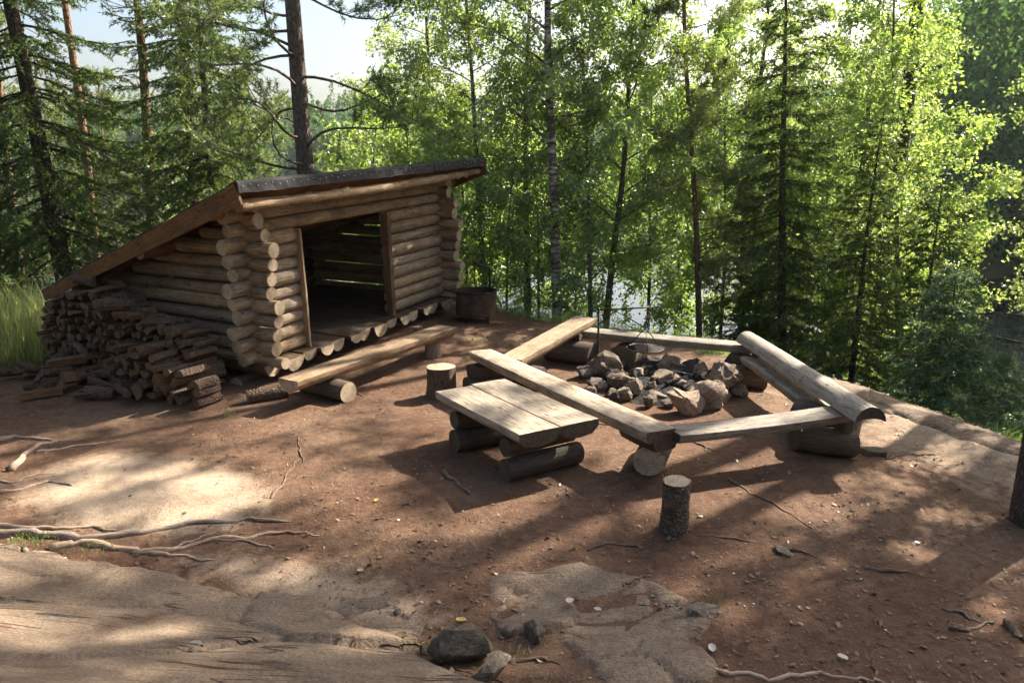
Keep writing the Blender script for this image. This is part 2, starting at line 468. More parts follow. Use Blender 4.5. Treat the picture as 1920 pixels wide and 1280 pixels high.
def wob(x, y):
    s = 0
    for f, a, p, q in _W:
        s = s + np.sin((x * math.cos(a) + y * math.sin(a)) * f * 2 + p) / f ** 1.05
    return s
WATER_Z = -4.2
def shore(ang):
    return 150 - 98 * sstep(0.30, 0.56, ang) - 15 * sstep(-0.2, -0.7, ang) + 7 * np.sin(ang * 9 + 1) + 4 * np.sin(ang * 23)
def terrain(x, y):
    x = np.asarray(x, float); y = np.asarray(y, float)
    sd = sdf(PLATEAU, x, y)
    o = np.maximum(sd + 0.25, 0)
    drop = -np.minimum(0.50 * (np.sqrt(o * o + 0.7 ** 2) - 0.7), 5.6)
    r = np.hypot(x, y); ang = np.arctan2(x, y)
    sh = shore(ang)
    land = np.clip((r - sh) * 0.16, 0, 11) + 0.0
    z = np.where(r > sh - 12, np.maximum(drop, -5.4 + np.clip((r - sh + 12) * .1, 0, 1.4) + land), drop)
    near = sstep(60, 15, r)
    z = z + near * 0.012 * wob(x, y) * (0.6 + 0.9 * sstep(0, 3, sd))
    z = z + 0.15 * np.exp(-((x + 1.2) ** 2 + (y - 11.6) ** 2) / 3.2)
    # the bedrock on which the photographer stands
    z = z + 0.85 * sstep(3.6, 0.2, y + 0.35 * np.clip(x, -3, 3)) * sstep(-30, -2, y + 30) * sstep(9, 3, x)
    z = z - 0.14 * sstep(-0.2, -1.0, sd) * sstep(2.2, 4.2, x) * sstep(1, 3, y)
    return z
def tz(x, y): return float(terrain(np.array([x]), np.array([y]))[0])
def ray(px, py):
    a, b = (px - 960) / FPX, (py - 640) / FPX
    return Vector((a, CP - b * SP, -SP - b * CP))
def at_z(px, py, z):
    d = ray(px, py)
    k = (z - CAM_H) / d.z
    return Vector((d.x * k, d.y * k, z))
def gp(px, py):
    """where the line of sight through a point of the photo meets the ground"""
    z = 0.0
    for _ in range(12):
        p = at_z(px, py, z); z = 0.5 * z + 0.5 * tz(p.x, p.y)
    p = at_z(px, py, z)
    return Vector((p.x, p.y, tz(p.x, p.y)))
def at_y(px, Y, z=0.0):
    zc = Y * CP + (CAM_H - z) * SP
    return (px - 960) / FPX * zc

# ------------------------------------------------------------------ ground, lake, far shore
def axis(lo, hi, step, far_lo, far_hi, g=1.16):
    c = list(np.arange(lo, hi + 1e-6, step))
    s, v = step, c[-1]
    while v < far_hi: s *= g; v += s; c.append(v)
    s, v = step, c[0]; pre = []
    while v > far_lo: s *= g; v -= s; pre.append(v)
    return np.array(pre[::-1] + c)
gx = axis(-8.0, 6.0, 0.06, -480, 480, 1.10)
gy = axis(2.6, 13.2, 0.06, -150, 480, 1.10)
GX, GY = np.meshgrid(gx, gy)
GZ = terrain(GX.ravel(), GY.ravel()).reshape(GX.shape)
nx, ny = len(gx), len(gy)
idx = np.arange(nx * ny).reshape(ny, nx)
quads = np.stack([idx[:-1, :-1], idx[:-1, 1:], idx[1:, 1:], idx[1:, :-1]], -1).reshape(-1, 4)
gm = np_mesh('ground', np.stack([GX, GY, GZ], -1).reshape(-1, 3), quads, [M['ground']], True)
SAND = np.array([tuple(gp(*p))[:2] for p in [(60, 905), (120, 870), (230, 850), (330, 862), (440, 885), (495, 918), (480, 950), (430, 985), (250, 1000), (120, 975), (50, 940)]])
SAND2 = np.array([tuple(gp(*p))[:2] for p in [(340, 1058), (470, 1042), (620, 1066), (760, 1120), (820, 1165), (700, 1180), (520, 1130)]])
fx, fy = GX.ravel(), GY.ravel()
sand = np.maximum(sstep(0.22, -0.25, sdf(SAND, fx, fy)), 0.75 * sstep(0.2, -0.2, sdf(SAND2, fx, fy)))
sand = np.maximum(sand, 0.8 * sstep(-1.3, -0.3, sdf(PLATEAU, fx, fy)) * sstep(2.0, 3.5, fx) * sstep(0.6, 0.0, sdf(PLATEAU, fx, fy)))
flr = np.maximum(sstep(0.1, 1.0, sdf(PLATEAU, fx, fy)), sstep(-5.2, -7.5, fx))
for nm, arr in (('sand', sand), ('floor', flr)):
    at = gm.attributes.new(nm, 'FLOAT', 'POINT')
    at.data.foreach_set('value', arr.astype(np.float32))
tag(link('ground', gm), kind='structure')
wm = mesh('lake_water', [(-470, -60, WATER_Z), (470, -60, WATER_Z), (470, 470, WATER_Z), (-470, 470, WATER_Z)], [(0, 1, 2, 3)], [M['water']], smooth=False)
tag(link('lake_water', wm), kind='structure')

# bedrock outcrops breaking through the soil
def outcrop(pts, height, name, seed, soft=0.08, cell=0.35, strike=0.35):
    poly = np.array([tuple(gp(*p))[:2] for p in pts])
    x0, y0 = poly.min(0) - .15; x1, y1 = poly.max(0) + .15
    x0 = max(x0, -4.0); y0 = max(y0, 2.2)
    st = 0.020
    xs, ys = np.arange(x0, x1, st), np.arange(y0, y1, st)
    X, Y = np.meshgrid(xs, ys); x, y = X.ravel(), Y.ravel()
    rs = np.random.RandomState(seed)
    d = sdf(poly, x, y)
    # broken plates: each cell of the fracture net is a slightly tilted plane
    ca, sa = math.cos(strike), math.sin(strike)
    jx = x + .05 * wob(x * 1.3 + seed, y * 1.3) * .5; jy = y + .05 * wob(y * 1.3, x * 1.3 + seed) * .5
    u, v = (jx * ca + jy * sa) * .45, -jx * sa + jy * ca
    ns = max(4, int((u.max() - u.min()) * (v.max() - v.min()) / cell ** 2))
    S = np.stack([rs.uniform(u.min(), u.max(), ns), rs.uniform(v.min(), v.max(), ns)], -1)
    f1 = np.full(len(x), 9.0); f2 = f1.copy(); who = np.zeros(len(x), int)
    for k in range(ns):
        dk = np.hypot(u - S[k, 0], v - S[k, 1])
        nearer = dk < f1
        f2 = np.where(nearer, f1, np.minimum(f2, dk)); who = np.where(nearer, k, who); f1 = np.where(nearer, dk, f1)
    off = rs.uniform(-.5, .5, ns) * .024 * min(1, cell / .35); tsc = min(1, .22 / cell); off = off * tsc; tu = rs.uniform(-.09, .09, ns) * tsc; tv = rs.uniform(-.10, .06, ns) * tsc
    plate = off[who] + tu[who] * (u - S[who, 0]) + tv[who] * (v - S[who, 1])
    crack = -0.03 * np.exp(-(f2 - f1) / .010)
    # the outline follows the plates
    d = d + rs.uniform(-.09, .05, ns)[who] + 0.010 * wob(x * 5 + seed, y * 5) - .02
    k = np.clip(-d / soft, -1, 1)
    prof = np.where(k > 0, 1 - (1 - k) ** 3, k)
    z = terrain(x, y) + height * prof + (plate + crack + .003 * wob(x * 1.2 + seed, y * 4)) * np.clip(k, 0, 1) - 0.012
    keep = d < 0.06
    n0, n1 = len(xs), len(ys)
    id_ = np.arange(n0 * n1).reshape(n1, n0)
    q = np.stack([id_[:-1, :-1], id_[:-1, 1:], id_[1:, 1:], id_[1:, :-1]], -1).reshape(-1, 4)
    q = q[keep[q].all(1)]
    used, inv = np.unique(q, return_inverse=True)
    vv = np.stack([x, y, z], -1)[used]
    rm = np_mesh(name, vv, inv.reshape(-1, 4), [M['rock']], True)
    ea = rm.attributes.new('inner', 'FLOAT', 'POINT')
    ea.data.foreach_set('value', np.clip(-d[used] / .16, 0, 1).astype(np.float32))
    o = link(name, rm)
    return tag(o, kind='structure')
outcrop([(-260, 1040), (0, 1042), (140, 1046), (300, 1076), (430, 1112), (560, 1148), (660, 1190), (770, 1226), (930, 1300), (1000, 1420), (500, 1500), (-300, 1500)], 0.07, 'bedrock_slab', 1, 0.12, 0.75)
outcrop([(400, 1085), (470, 1062), (600, 1075), (700, 1110), (800, 1160), (790, 1205), (700, 1210), (600, 1160)], 0.02, 'bedrock_slab', 2, 0.14, 0.45)
outcrop([(950, 1092), (1090, 1062), (1180, 1084), (1260, 1112), (1330, 1150), (1310, 1195), (1250, 1235), (1150, 1235), (1080, 1190), (1050, 1130), (950, 1120)], 0.034, 'bedrock_slab', 3, 0.10, 0.34)
outcrop([(930, 1155), (985, 1112), (1040, 1118), (1068, 1175), (1010, 1190), (950, 1182)], 0.05, 'bedrock_slab', 4, 0.07, 0.3)
outcrop([(1070, 1200), (1200, 1195), (1290, 1215), (1310, 1255), (1250, 1300), (1150, 1300), (1090, 1245)], 0.032, 'bedrock_slab', 5, 0.10, 0.34)
LIP = [(3.35, 8.75), (3.75, 8.62), (4.15, 7.75), (4.6, 6.75), (5.1, 5.6), (4.75, 5.5), (4.25, 6.5), (3.8, 7.5)]
_gp = gp
def gp(*p): return Vector((p[0], p[1], tz(p[0], p[1])))
outcrop(LIP, 0.035, 'bedrock_lip', 6, 0.16, 0.5, 2.0)
gp = _gp

# ------------------------------------------------------------------ swept logs and planks
rng = random.Random(11)
def round_profile(r, n=14, seed=0):
    q = random.Random(seed)
    ph = q.uniform(0, 6)
    pts = []
    for i in range(n):
        a = 2 * math.pi * i / n
        rr = r * (1 + 0.045 * math.sin(2 * a + ph) + 0.025 * math.sin(3 * a + ph * 2))
        pts.append((rr * math.cos(a), rr * math.sin(a)))
    return pts
def half_profile(r, n=10, seed=0, flat=0.0):
    """flat side up at local z = flat"""
    q = random.Random(seed); ph = q.uniform(0, 6)
    pts = []
    for i in range(n + 1):
        a = math.pi + math.pi * i / n
        rr = r * (1 + 0.04 * math.sin(3 * a + ph))
        pts.append((rr * math.cos(a), rr * math.sin(a) + flat))
    m = 4
    for i in range(1, m):
        u = 1 - 2 * i / m
        pts.append((r * u, flat + r * 0.015 * math.sin(i * 3 + ph)))
    return pts
def dome_profile(r, n=12, seed=0, hollow=0.25):
    pts = [(r * math.cos(math.pi * i / n), r * math.sin(math.pi * i / n)) for i in range(n + 1)]
    for i in range(1, 5):
        u = -1 + 2 * i / 5
        pts.append((r * u, r * hollow * (1 - u * u)))
    return pts
def plank_profile(w, h, seed=0, wane=0.25):
    q = random.Random(seed)
    a, b = w / 2, h
    c = h * wane
    return [(-a, -c * .2), (-a * .96, 0), (-a * .4, 0.002), (a * .3, -0.002), (a * .96, 0), (a, -c * .2), (a * .98, -h * .55), (a * .80, -b), (0, -b * 1.04), (-a * .8, -b), (-a * .98, -h * .55)]
def sweep(name, p0, p1, prof, mats, parent=None, seg=8, bend=0.012, taper=1.0, seed=0, jit=0.03, roll=0.0, up=(0, 0, 1), skew=0.0, knots=0, prof_mat=None):
    """a log, half log or plank from p0 to p1; profile in local YZ, local X along the piece"""
    p0, p1 = Vector(p0), Vector(p1)
    d = p1 - p0; L = d.length
    x = d.normalized()
    y = Vector(up).cross(x).normalized()
    z = x.cross(y)
    m = Matrix((x, y, z)).transposed().to_4x4()
    m.translation = p0
    if roll: m = m @ Matrix.Rotation(roll, 4, 'X')
    q = random.Random(seed * 7 + 3)
    by, bz, ph = q.uniform(-bend, bend), q.uniform(-bend, bend), q.uniform(0, 6)
    kn = [(q.random(), q.uniform(0, 6.28), q.uniform(.25, .5)) for _ in range(knots)]
    n = len(prof)
    V, F, FM = [], [], []
    pm = prof_mat or [0] * n
    for i in range(seg + 1):
        u = i / seg
        sc_ = 1 + (taper - 1) * u + jit * math.sin(u * 9 + ph) * 0.6 + q.uniform(-jit, jit) * 0.5
        oy = by * math.sin(math.pi * u) + q.uniform(-bend, bend) * .15
        oz = bz * math.sin(math.pi * u)
        for j, (a, b) in enumerate(prof):
            s2 = sc_
            for (ku, ka, kh) in kn:
                ang = math.atan2(b, a)
                dd = ((u - ku) * L / 0.05) ** 2 + (((ang - ka + math.pi) % (2 * math.pi) - math.pi) / 0.5) ** 2
                s2 += kh * math.exp(-dd)
            xx = u * L
            if i == 0 or i == seg: xx += skew * a
            V.append((xx, a * s2 + oy, b * s2 + oz))
    for i in range(seg):
        for j in range(n):
            F.append((i * n + j, i * n + (j + 1) % n, (i + 1) * n + (j + 1) % n, (i + 1) * n + j))
            FM.append(pm[j])
    F.append(tuple(range(n - 1, -1, -1))); F.append(tuple(seg * n + j for j in range(n)))
    FM += [1 if len(mats) > 1 else 0] * 2
    # orient outward
    me = mesh(name, V, F, mats, FM, smooth=[True] * (len(F) - 2) + [False] * 2)
    bm = bmesh.new(); bm.from_mesh(me)
    bmesh.ops.recalc_face_normals(bm, faces=bm.faces)
    ns = len(F) - 2
    for e in bm.edges:
        if len(e.link_faces) == 2 and e.calc_face_angle(0) > 0.75: e.smooth = False
    bm.to_mesh(me); bm.free()
    return link(name, me, parent, m)

# ------------------------------------------------------------------ the log shelter
A = Vector((-2.86, 8.46, 0.0))
TILT = R(2.4)
yaw = math.atan2(0.885, 0.46)
shelter = empty('log_shelter', A)
shelter.rotation_euler = Euler((0, -TILT, yaw), 'XYZ')
tag(shelter, 'open-fronted log shelter with sloping dark felt roof beside the firewood', 'shelter')
WL, WD = 3.83, 2.55               # front length (local x), depth (local y)
ROOF_F, ROOF_B, ROOF_L, ROOF_R = -0.52, 2.95, -0.50, 4.36
SLOPE = 0.39
def roof_z(w): return 2.28 - SLOPE * (w - ROOF_F)
PITCHZ = 0.157
def r_of(k): return 0.080 + 0.007 * math.sin(k * 2.7)
sid = 100
def slog(name, p0, p1, r, mat='log', **kw):
    global sid
    sid += 1
    return sweep(name, p0, p1, round_profile(r, 14, sid), [M[mat], M['end']], shelter, seed=sid, taper=rng.uniform(0.9, 1.08), bend=0.012, **kw)
# sill logs and floor
for w in (0.12, 1.3, 2.5):
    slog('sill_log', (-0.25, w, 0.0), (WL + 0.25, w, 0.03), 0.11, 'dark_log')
s = 0.0
k = 0
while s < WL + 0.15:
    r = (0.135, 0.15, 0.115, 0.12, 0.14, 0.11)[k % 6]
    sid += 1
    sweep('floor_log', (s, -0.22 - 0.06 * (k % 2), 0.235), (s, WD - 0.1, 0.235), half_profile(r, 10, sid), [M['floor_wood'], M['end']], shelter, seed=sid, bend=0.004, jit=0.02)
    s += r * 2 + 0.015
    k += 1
# front wall: rows either side of the opening, then lintels
DOOR0, DOOR1 = 0.74, 2.42
for k in range(11):
    z = 0.32 + PITCHZ * k
    e0, e1 = -0.28 - 0.05 * ((k * 7) % 3 - 1), WL + 0.22 + 0.05 * ((k * 5) % 3)
    r = r_of(k)
    if k < 9:
        slog('wall_log', (e0, 0, z), (DOOR0 - 0.03, 0, z), r, 'log_grey' if k < 7 else 'log')
        slog('wall_log', (DOOR1 + 0.07, 0, z), (e1, 0, z), r, 'log_grey' if k < 6 else 'log')
    else:
        slog('wall_log', (e0, 0, z), (e1, 0, z), r, 'log')
# side walls, stepped under the roof
for side, s0 in (('l', 0.0), ('r', WL)):
    for k in range(12):
        z = 0.245 + PITCHZ * k + (0.02 if side == 'l' else 0)
        w1 = min(WD + 0.25, ROOF_F + (2.28 - 0.06 - (z + 0.10)) / SLOPE)
        if w1 < 0.25: w1 = 0.25
        w0 = -0.30 - 0.035 * ((k * 5 + (3 if side == 'l' else 0)) % 4)
        if k >= 10: w0 = -0.22
        slog('wall_log', (s0, w0, z), (s0, w1, z), r_of(k + 4) * (0.97 if k % 3 else 0.9), 'log' if k > 4 else 'log_grey')
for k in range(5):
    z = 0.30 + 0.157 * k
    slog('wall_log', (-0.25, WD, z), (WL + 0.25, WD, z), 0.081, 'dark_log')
# door posts
for s_, wdt in ((DOOR0 - .02, 0.035), (DOOR1 + .01, 0.10)):
    sid += 1
    sweep('door_post', (s_, -0.03, 0.24), (s_ + 0.0, -0.03, 1.65), plank_profile(wdt, 0.10, sid, .1), [M['verge'] if wdt > .05 else M['log_grey'], M['end']], shelter, seed=sid, bend=0.006, jit=0.015, up=(0, 1, 0))
# roof: purlins, boards, felt, verge boards
for w, r in ((0.02, 0.08), (1.2, 0.085), (2.45, 0.085)):
    slog('purlin', (ROOF_L + 0.08, w, roof_z(w) - 0.045 - r), (ROOF_R - 0.08, w, roof_z(w) - 0.045 - r), r, 'board')
sid += 1
sweep('eave_pole', (ROOF_L + 0.05, -0.43, roof_z(-0.43) - 0.21), (ROOF_R - 0.02, -0.43, roof_z(-0.43) - 0.15), round_profile(0.06, 16, sid), [M['log'], M['end']], shelter, seg=90, seed=4, bend=0.04, jit=0.16, taper=0.85, knots=24)
s = ROOF_L + 0.03
while s < ROOF_R - 0.1:
    wd_ = rng.uniform(0.17, 0.24)
    wd_ = min(wd_, ROOF_R - 0.02 - s)
    sid += 1
    sweep('roof_board', (s + wd_ / 2, ROOF_F + 0.03, roof_z(ROOF_F + 0.03) - 0.018), (s + wd_ / 2, ROOF_B - 0.02, roof_z(ROOF_B - 0.02) - 0.018), [(-wd_ / 2 + .004, -.024), (wd_ / 2 - .004, -.024), (wd_ / 2 - .004, 0), (-wd_ / 2 + .004, 0)], [M['board'], M['board']], shelter, seg=3, seed=sid, bend=0.002, jit=0.0)
    s += wd_
def prism(name, corners_lo, corners_hi, mats, parent):
    V = list(corners_lo) + list(corners_hi); n = len(corners_lo)
    F = [tuple(range(n - 1, -1, -1)), tuple(range(n, 2 * n))] + [(i, (i + 1) % n, n + (i + 1) % n, n + i) for i in range(n)]
    return link(name, mesh(name, V, F, mats, smooth=False), parent)
def felt_sheet(s0, s1, lift=0.0):
    n, mm = 26, 10
    V, F = [], []
    q = random.Random(int(s0 * 100))
    for side in (0, 1):
        for i in range(n + 1):
            for j in range(mm + 1):
                s = s0 + (s1 - s0) * j / mm; w = ROOF_F + (ROOF_B - ROOF_F) * i / n
                sag = 0.006 * math.sin(s * 5 + i) + 0.004 * math.sin(w * 9 + s)
                V.append((s, w, roof_z(w) + lift + sag * (0.3 if i in (0, n) else 1) - 0.014 * (1 - side)))
    st = (n + 1) * (mm + 1)
    for i in range(n):
        for j in range(mm):
            a = i * (mm + 1) + j
            F.append((a, a + mm + 1, a + mm + 2, a + 1))
            F.append((st + a, st + a + 1, st + a + mm + 2, st + a + mm + 1))
    for j in range(mm):
        for a in (j, n * (mm + 1) + j): F.append((a, a + 1, st + a + 1, st + a))
    for i in range(n):
        for a in (i * (mm + 1), i * (mm + 1) + mm): F.append((a, a + mm + 1, st + a + mm + 1, st + a))
    return link('roofing_felt', mesh('roofing_felt', V, F, [M['felt']], smooth=False), shelter)
felt_sheet(ROOF_L - 0.03, 2.95)
felt_sheet(2.945, ROOF_R + 0.03, 0.012)
# folded felt along the front edge, two lengths with a seam
for s0, s1, dz in ((ROOF_L - 0.035, 2.93, 0.0), (2.95, ROOF_R + 0.035, 0.008)):
    z0 = roof_z(ROOF_F) + 0.010 + dz
    V, F = [], []
    n = 40
    for i in range(n + 1):
        s = s0 + (s1 - s0) * i / n
        wv = 0.005 * math.sin(i * 1.7) + 0.004 * math.sin(i * 0.6 + 1)
        for (w, z) in ((0.10, -0.10 * SLOPE + 0.004), (0.0, 0.0), (-0.022 + wv, -0.03), (-0.026 - wv, -0.125 + wv), (-0.012 - wv, -0.125 + wv), (-0.008, -0.03), (0.10, -0.10 * SLOPE - 0.012)):
            V.append((s, ROOF_F - 0.012 + w, z0 + z))
    for i in range(n):
        for j in range(7):
            F.append((i * 7 + j, i * 7 + (j + 1) % 7, (i + 1) * 7 + (j + 1) % 7, (i + 1) * 7 + j))
    F += [tuple(range(7)), tuple(n * 7 + j for j in range(6, -1, -1))]
    strip = link('felt_edge', mesh('felt_edge', V, F, [M['felt']], smooth=False), shelter)
    V, F = [], []
    cnt = int((s1 - s0) / 0.10)
    for i in range(cnt):
        s = s0 + (s1 - s0) * (i + .5) / cnt
        b = len(V)
        zz = z0 - 0.055 + 0.012 * math.sin(i * 2.1)
        yy = ROOF_F - 0.046
        for j in range(6):
            a = j * math.pi / 3
            V.append((s + 0.0065 * math.cos(a), yy, zz + 0.0065 * math.sin(a)))
        V.append((s, yy + 0.03, zz))
        F += [tuple(range(b, b + 6))] + [(b + j, b + (j + 1) % 6, b + 6) for j in range(6)]
    nl = link('nail_heads', mesh('nail_heads', V, F, [M['nail']], smooth=False), strip)
    nl['kind'] = 'stuff'
for s_, sg in ((ROOF_L - 0.025, -1), (ROOF_R + 0.025, 1)):
    sid += 1
    w0, w1 = ROOF_F + 0.02, ROOF_B
    sweep('verge_board', (s_, w0, roof_z(w0) - 0.015), (s_, w1, roof_z(w1) - 0.015), [(-.018, 0), (.018, 0), (.018, -.10), (.016, -.215), (-.016, -.215), (-.018, -.10)], [M['verge'], M['verge']], shelter, seg=10, seed=sid, bend=0.004, taper=0.55, jit=0.01)

# ------------------------------------------------------------------ firewood along the side wall
def wedge_meshes():
    out = []
    for v in range(8):
        q = random.Random(v + 50)
        r = q.uniform(0.042, 0.068)
        kind = v % 4
        if kind == 0: pr = round_profile(r * .75, 9, v); pm = [2] * 9
        elif kind == 1:
            pr = [(0, 0)] + [(r * 1.25 * math.cos(a), r * 1.25 * math.sin(a)) for a in np.linspace(-.2, 1.3, 5)]; pm = [0, 2, 2, 2, 2, 0]
        elif kind == 2:
            pr = [(r * math.cos(a), r * math.sin(a)) for a in np.linspace(0, math.pi, 7)]; pm = [2] * 6 + [0]
        else:
            pr = [(-r * .7, -r * .5), (r * .8, -r * .6), (r * .6, r * .5), (-r * .5, r * .6)]; pm = [0, 2, 0, 0]
        cy = sum(p[0] for p in pr) / len(pr); cz = sum(p[1] for p in pr) / len(pr)
        pr = [(a - cy, b - cz) for a, b in pr]
        L = q.uniform(0.30, 0.38)
        o = sweep('split_firewood', (-L / 2, 0, 0), (L / 2, 0, 0), pr, [M['split'], M['end_fire'], M['fire_bark']], None, seg=2, seed=v, bend=0.006, jit=0.04, prof_mat=pm, up=(0, 0, 1))
        out.append(o.data)
        bpy.data.objects.remove(o)
    return out
WEDGE = wedge_meshes()
U = Vector((math.cos(yaw), math.sin(yaw), 0)); VV = Vector((-math.sin(yaw), math.cos(yaw), 0))
def local(s, w, z):
    p = A + U * s + VV * w
    return Vector((p.x, p.y, tz(p.x, p.y) + z))
def firewood(p, dirv, roll, v, label, group, pitch=0.0):
    me = WEDGE[v % len(WEDGE)]
    x = Vector(dirv).normalized()
    y = Vector((0, 0, 1)).cross(x).normalized(); z = x.cross(y)
    m = Matrix((x, y, z)).transposed().to_4x4()
    m = m @ Matrix.Rotation(roll, 4, 'X')
    m.translation = p
    o = link('split_firewood', me, None, m)
    return tag(o, label, 'firewood', group)
q = random.Random(77)
TALL = 'split firewood piece stacked high against the shelter side wall, cut end outward'
LOW = 'split firewood piece in the lower row in front of the tall stack'
LOOSE = 'loose split firewood piece tumbled on the ground before the stacks'
cnt = 0
w = 0.20
while w < 2.85:
    top = 0.62 + 0.38 * min(1, max(-.3, (w - .5) / 1.2)) + 0.07 * math.sin(w * 5)
    z = 0.06
    while z < top:
        zr = roof_z(w) - 0.22
        if z < zr:
            firewood(local(-0.40 + q.uniform(-.05, .05), w + q.uniform(-.02, .02), z), U * -1 + VV * q.uniform(-.12, .12) + Vector((0, 0, q.uniform(-.05, .05))), q.uniform(0, 6.28), q.randrange(8), TALL, 'firewood in the tall stack'); cnt += 1
        z += q.uniform(0.088, 0.104)
    w += q.uniform(0.110, 0.122)
w = -0.12
while w < 1.7:
    top = 0.30 + 0.14 * math.sin(w * 2.3 + .6) + (0.12 if .3 < w < 1.2 else 0)
    z = 0.05
    while z < top:
        firewood(local(-0.76 + q.uniform(-.05, .05), w + q.uniform(-.03, .03), z), U * -1 + VV * q.uniform(-.2, .2) + Vector((0, 0, q.uniform(-.08, .08))), q.uniform(0, 6.28), q.randrange(8), LOW, 'firewood in the low row'); cnt += 1
        z += q.uniform(0.085, 0.11)
    w += q.uniform(0.125, 0.15)
for i in range(30):
    w = q.uniform(0.5, 2.9); s_ = -1.0 - abs(q.gauss(0, .2))
    if w > 1.7: s_ -= 0.1
    zz = 0.05 + max(0, 0.30 * (1 - (-s_ - 1.05) / .35)) * q.random() * (1.0 if w > 1.4 else .55)
    a = q.uniform(0, 6.28)
    firewood(local(s_, w, zz), (math.cos(a), math.sin(a), q.uniform(-.2, .2)), q.uniform(0, 6.28), q.randrange(8), LOOSE, 'loose firewood'); cnt += 1
for i in range(12):
    w = q.uniform(0.3, 2.2)
    a = yaw + math.pi / 2 + q.uniform(-.5, .5)
    firewood(local(-0.55 + q.uniform(-.25, .1), w, 0.70 + 0.36 * min(1, max(0, (w - .5)) / 1.2) + q.uniform(0, .05) if False else 0.62 + 0.38 * min(1, max(0, (w - .5)) / 1.2) + 0.07), (math.cos(a), math.sin(a), q.uniform(-.1, .1)), q.uniform(0, 6.28), q.randrange(8), 'pale split firewood piece laid crosswise on top of the tall stack', 'firewood on top of the stack')

# ------------------------------------------------------------------ benches, table, stumps
def bench(name, label, cat='bench', group=None, at=(0, 0, 0)):
    e = empty(name, at)
    return tag(e, label, cat, group)
def rel(e, p): return Vector(p) - Vector(e.location)
def part_log(e, nm, p0, p1, r, mats=('dark_log', 'end_dark'), seed=0, **kw):
    return sweep(nm, rel(e, p0), rel(e, p1), round_profile(r, 16, seed), [M[mats[0]], M[mats[1]]], e, seed=seed, bend=kw.pop('bend', .008), jit=kw.pop('jit', .02), **kw)
def part_plank(e, nm, p0, p1, w, h, mats=('plank', 'dark_log'), seed=0, **kw):
    return sweep(nm, rel(e, p0), rel(e, p1), plank_profile(w, h, seed), [M[mats[0]], M[mats[1]]], e, seed=seed, bend=kw.pop('bend', .01), jit=kw.pop('jit', .012), **kw)
def on_ground(p, z=0.0): return Vector((p[0], p[1], tz(p[0], p[1]) + z))

# low bench in front of the shelter
p0, p1 = at_z(540, 712, 0.33), at_z(838, 611, 0.38)
e = bench('half_log_bench', 'long half-log bench running along the shelter front', at=on_ground((p0 + p1) / 2))
sweep('seat', rel(e, p0), rel(e, p1), half_profile(0.14, 10, 5), [M['log'], M['end']], e, seed=5, bend=.015, jit=.03, taper=1.05)
g = gp(615, 742)
dirb = (p1 - p0).normalized(); nrm = Vector((dirb.y, -dirb.x, 0))
c0 = p0 + dirb * 0.55
part_log(e, 'support_log', on_ground(c0 + nrm * .28, .10), on_ground(c0 - nrm * .35, .10), 0.115, ('dark_log', 'end'), 21)
c1 = p1 - dirb * 0.30
sweep('support_post', rel(e, on_ground(c1, -.02)), rel(e, on_ground(c1, .255)), round_profile(0.10, 14, 3), [M['log_grey'], M['end']], e, seed=8, up=(0, 1, 0))
g = gp(505, 748)
tag(sweep('fallen_log_piece', on_ground((g.x - .2, g.y - .1), .06), on_ground((g.x + .17, g.y + .08), .07), round_profile(.075, 12, 6), [M['fire_bark'], M['end']], None, seed=9), 'short rough log piece lying under the shelter bench end', 'log')

# chopping stump by the bench and the stump in the open
def stump(px, py, r, h, label, seed, mats=('stump_bark', 'end'), lean=0.0):
    b = gp(px, py)
    e = empty('stump', b)
    tag(e, label, 'stump')
    n, seg = 22, 9
    q = random.Random(seed); ph = [q.uniform(0, 6) for _ in range(4)]
    V, F, FM = [], [], []
    for i in range(seg + 1):
        u = i / seg
        for j in range(n):
            a = 2 * math.pi * j / n
            rr = r * (1 + 0.05 * math.sin(2 * a + ph[0]) + 0.03 * math.sin(5 * a + ph[1] + u * 2) + 0.02 * math.sin(9 * a + u * 6 + ph[2]) + 0.08 * (1 - u) ** 3 + q.uniform(-.02, .02))
            V.append((u * h - .02, rr * math.cos(a) + lean * u * h, rr * math.sin(a)))
    for i in range(seg):
        for j in range(n):
            F.append((i * n + j, i * n + (j + 1) % n, (i + 1) * n + (j + 1) % n, (i + 1) * n + j)); FM.append(0)
    me = mesh('bark_body', V, F, [M[mats[0]]], FM)
    mt = Matrix(((0, 1, 0), (0, 0, 1), (1, 0, 0))).to_4x4()
    link('bark_body', me, e, mt)
    top = [V[seg * n + j] for j in range(n)]
    tv = [(x + 0.004, y * .985, z * .985) for x, y, z in top] + [(x - 0.02, y * .99, z * .99) for x, y, z in top]
    tf = [tuple(range(n))] + [(j, (j + 1) % n, n + (j + 1) % n, n + j) for j in range(n)]
    link('sawn_top', mesh('sawn_top', tv, tf, [M[mats[1]]], smooth=False), e, mt)
    return e
stump(828, 742, 0.150, 0.345, 'wide sawn stump at the right end of the shelter bench', 1, ('dark_log', 'end'))
stump(1264, 992, 0.096, 0.375, 'tall narrow stump with peeling bark standing alone in the yard', 2)
# broken split log standing behind the wide stump
g = gp(815, 725)

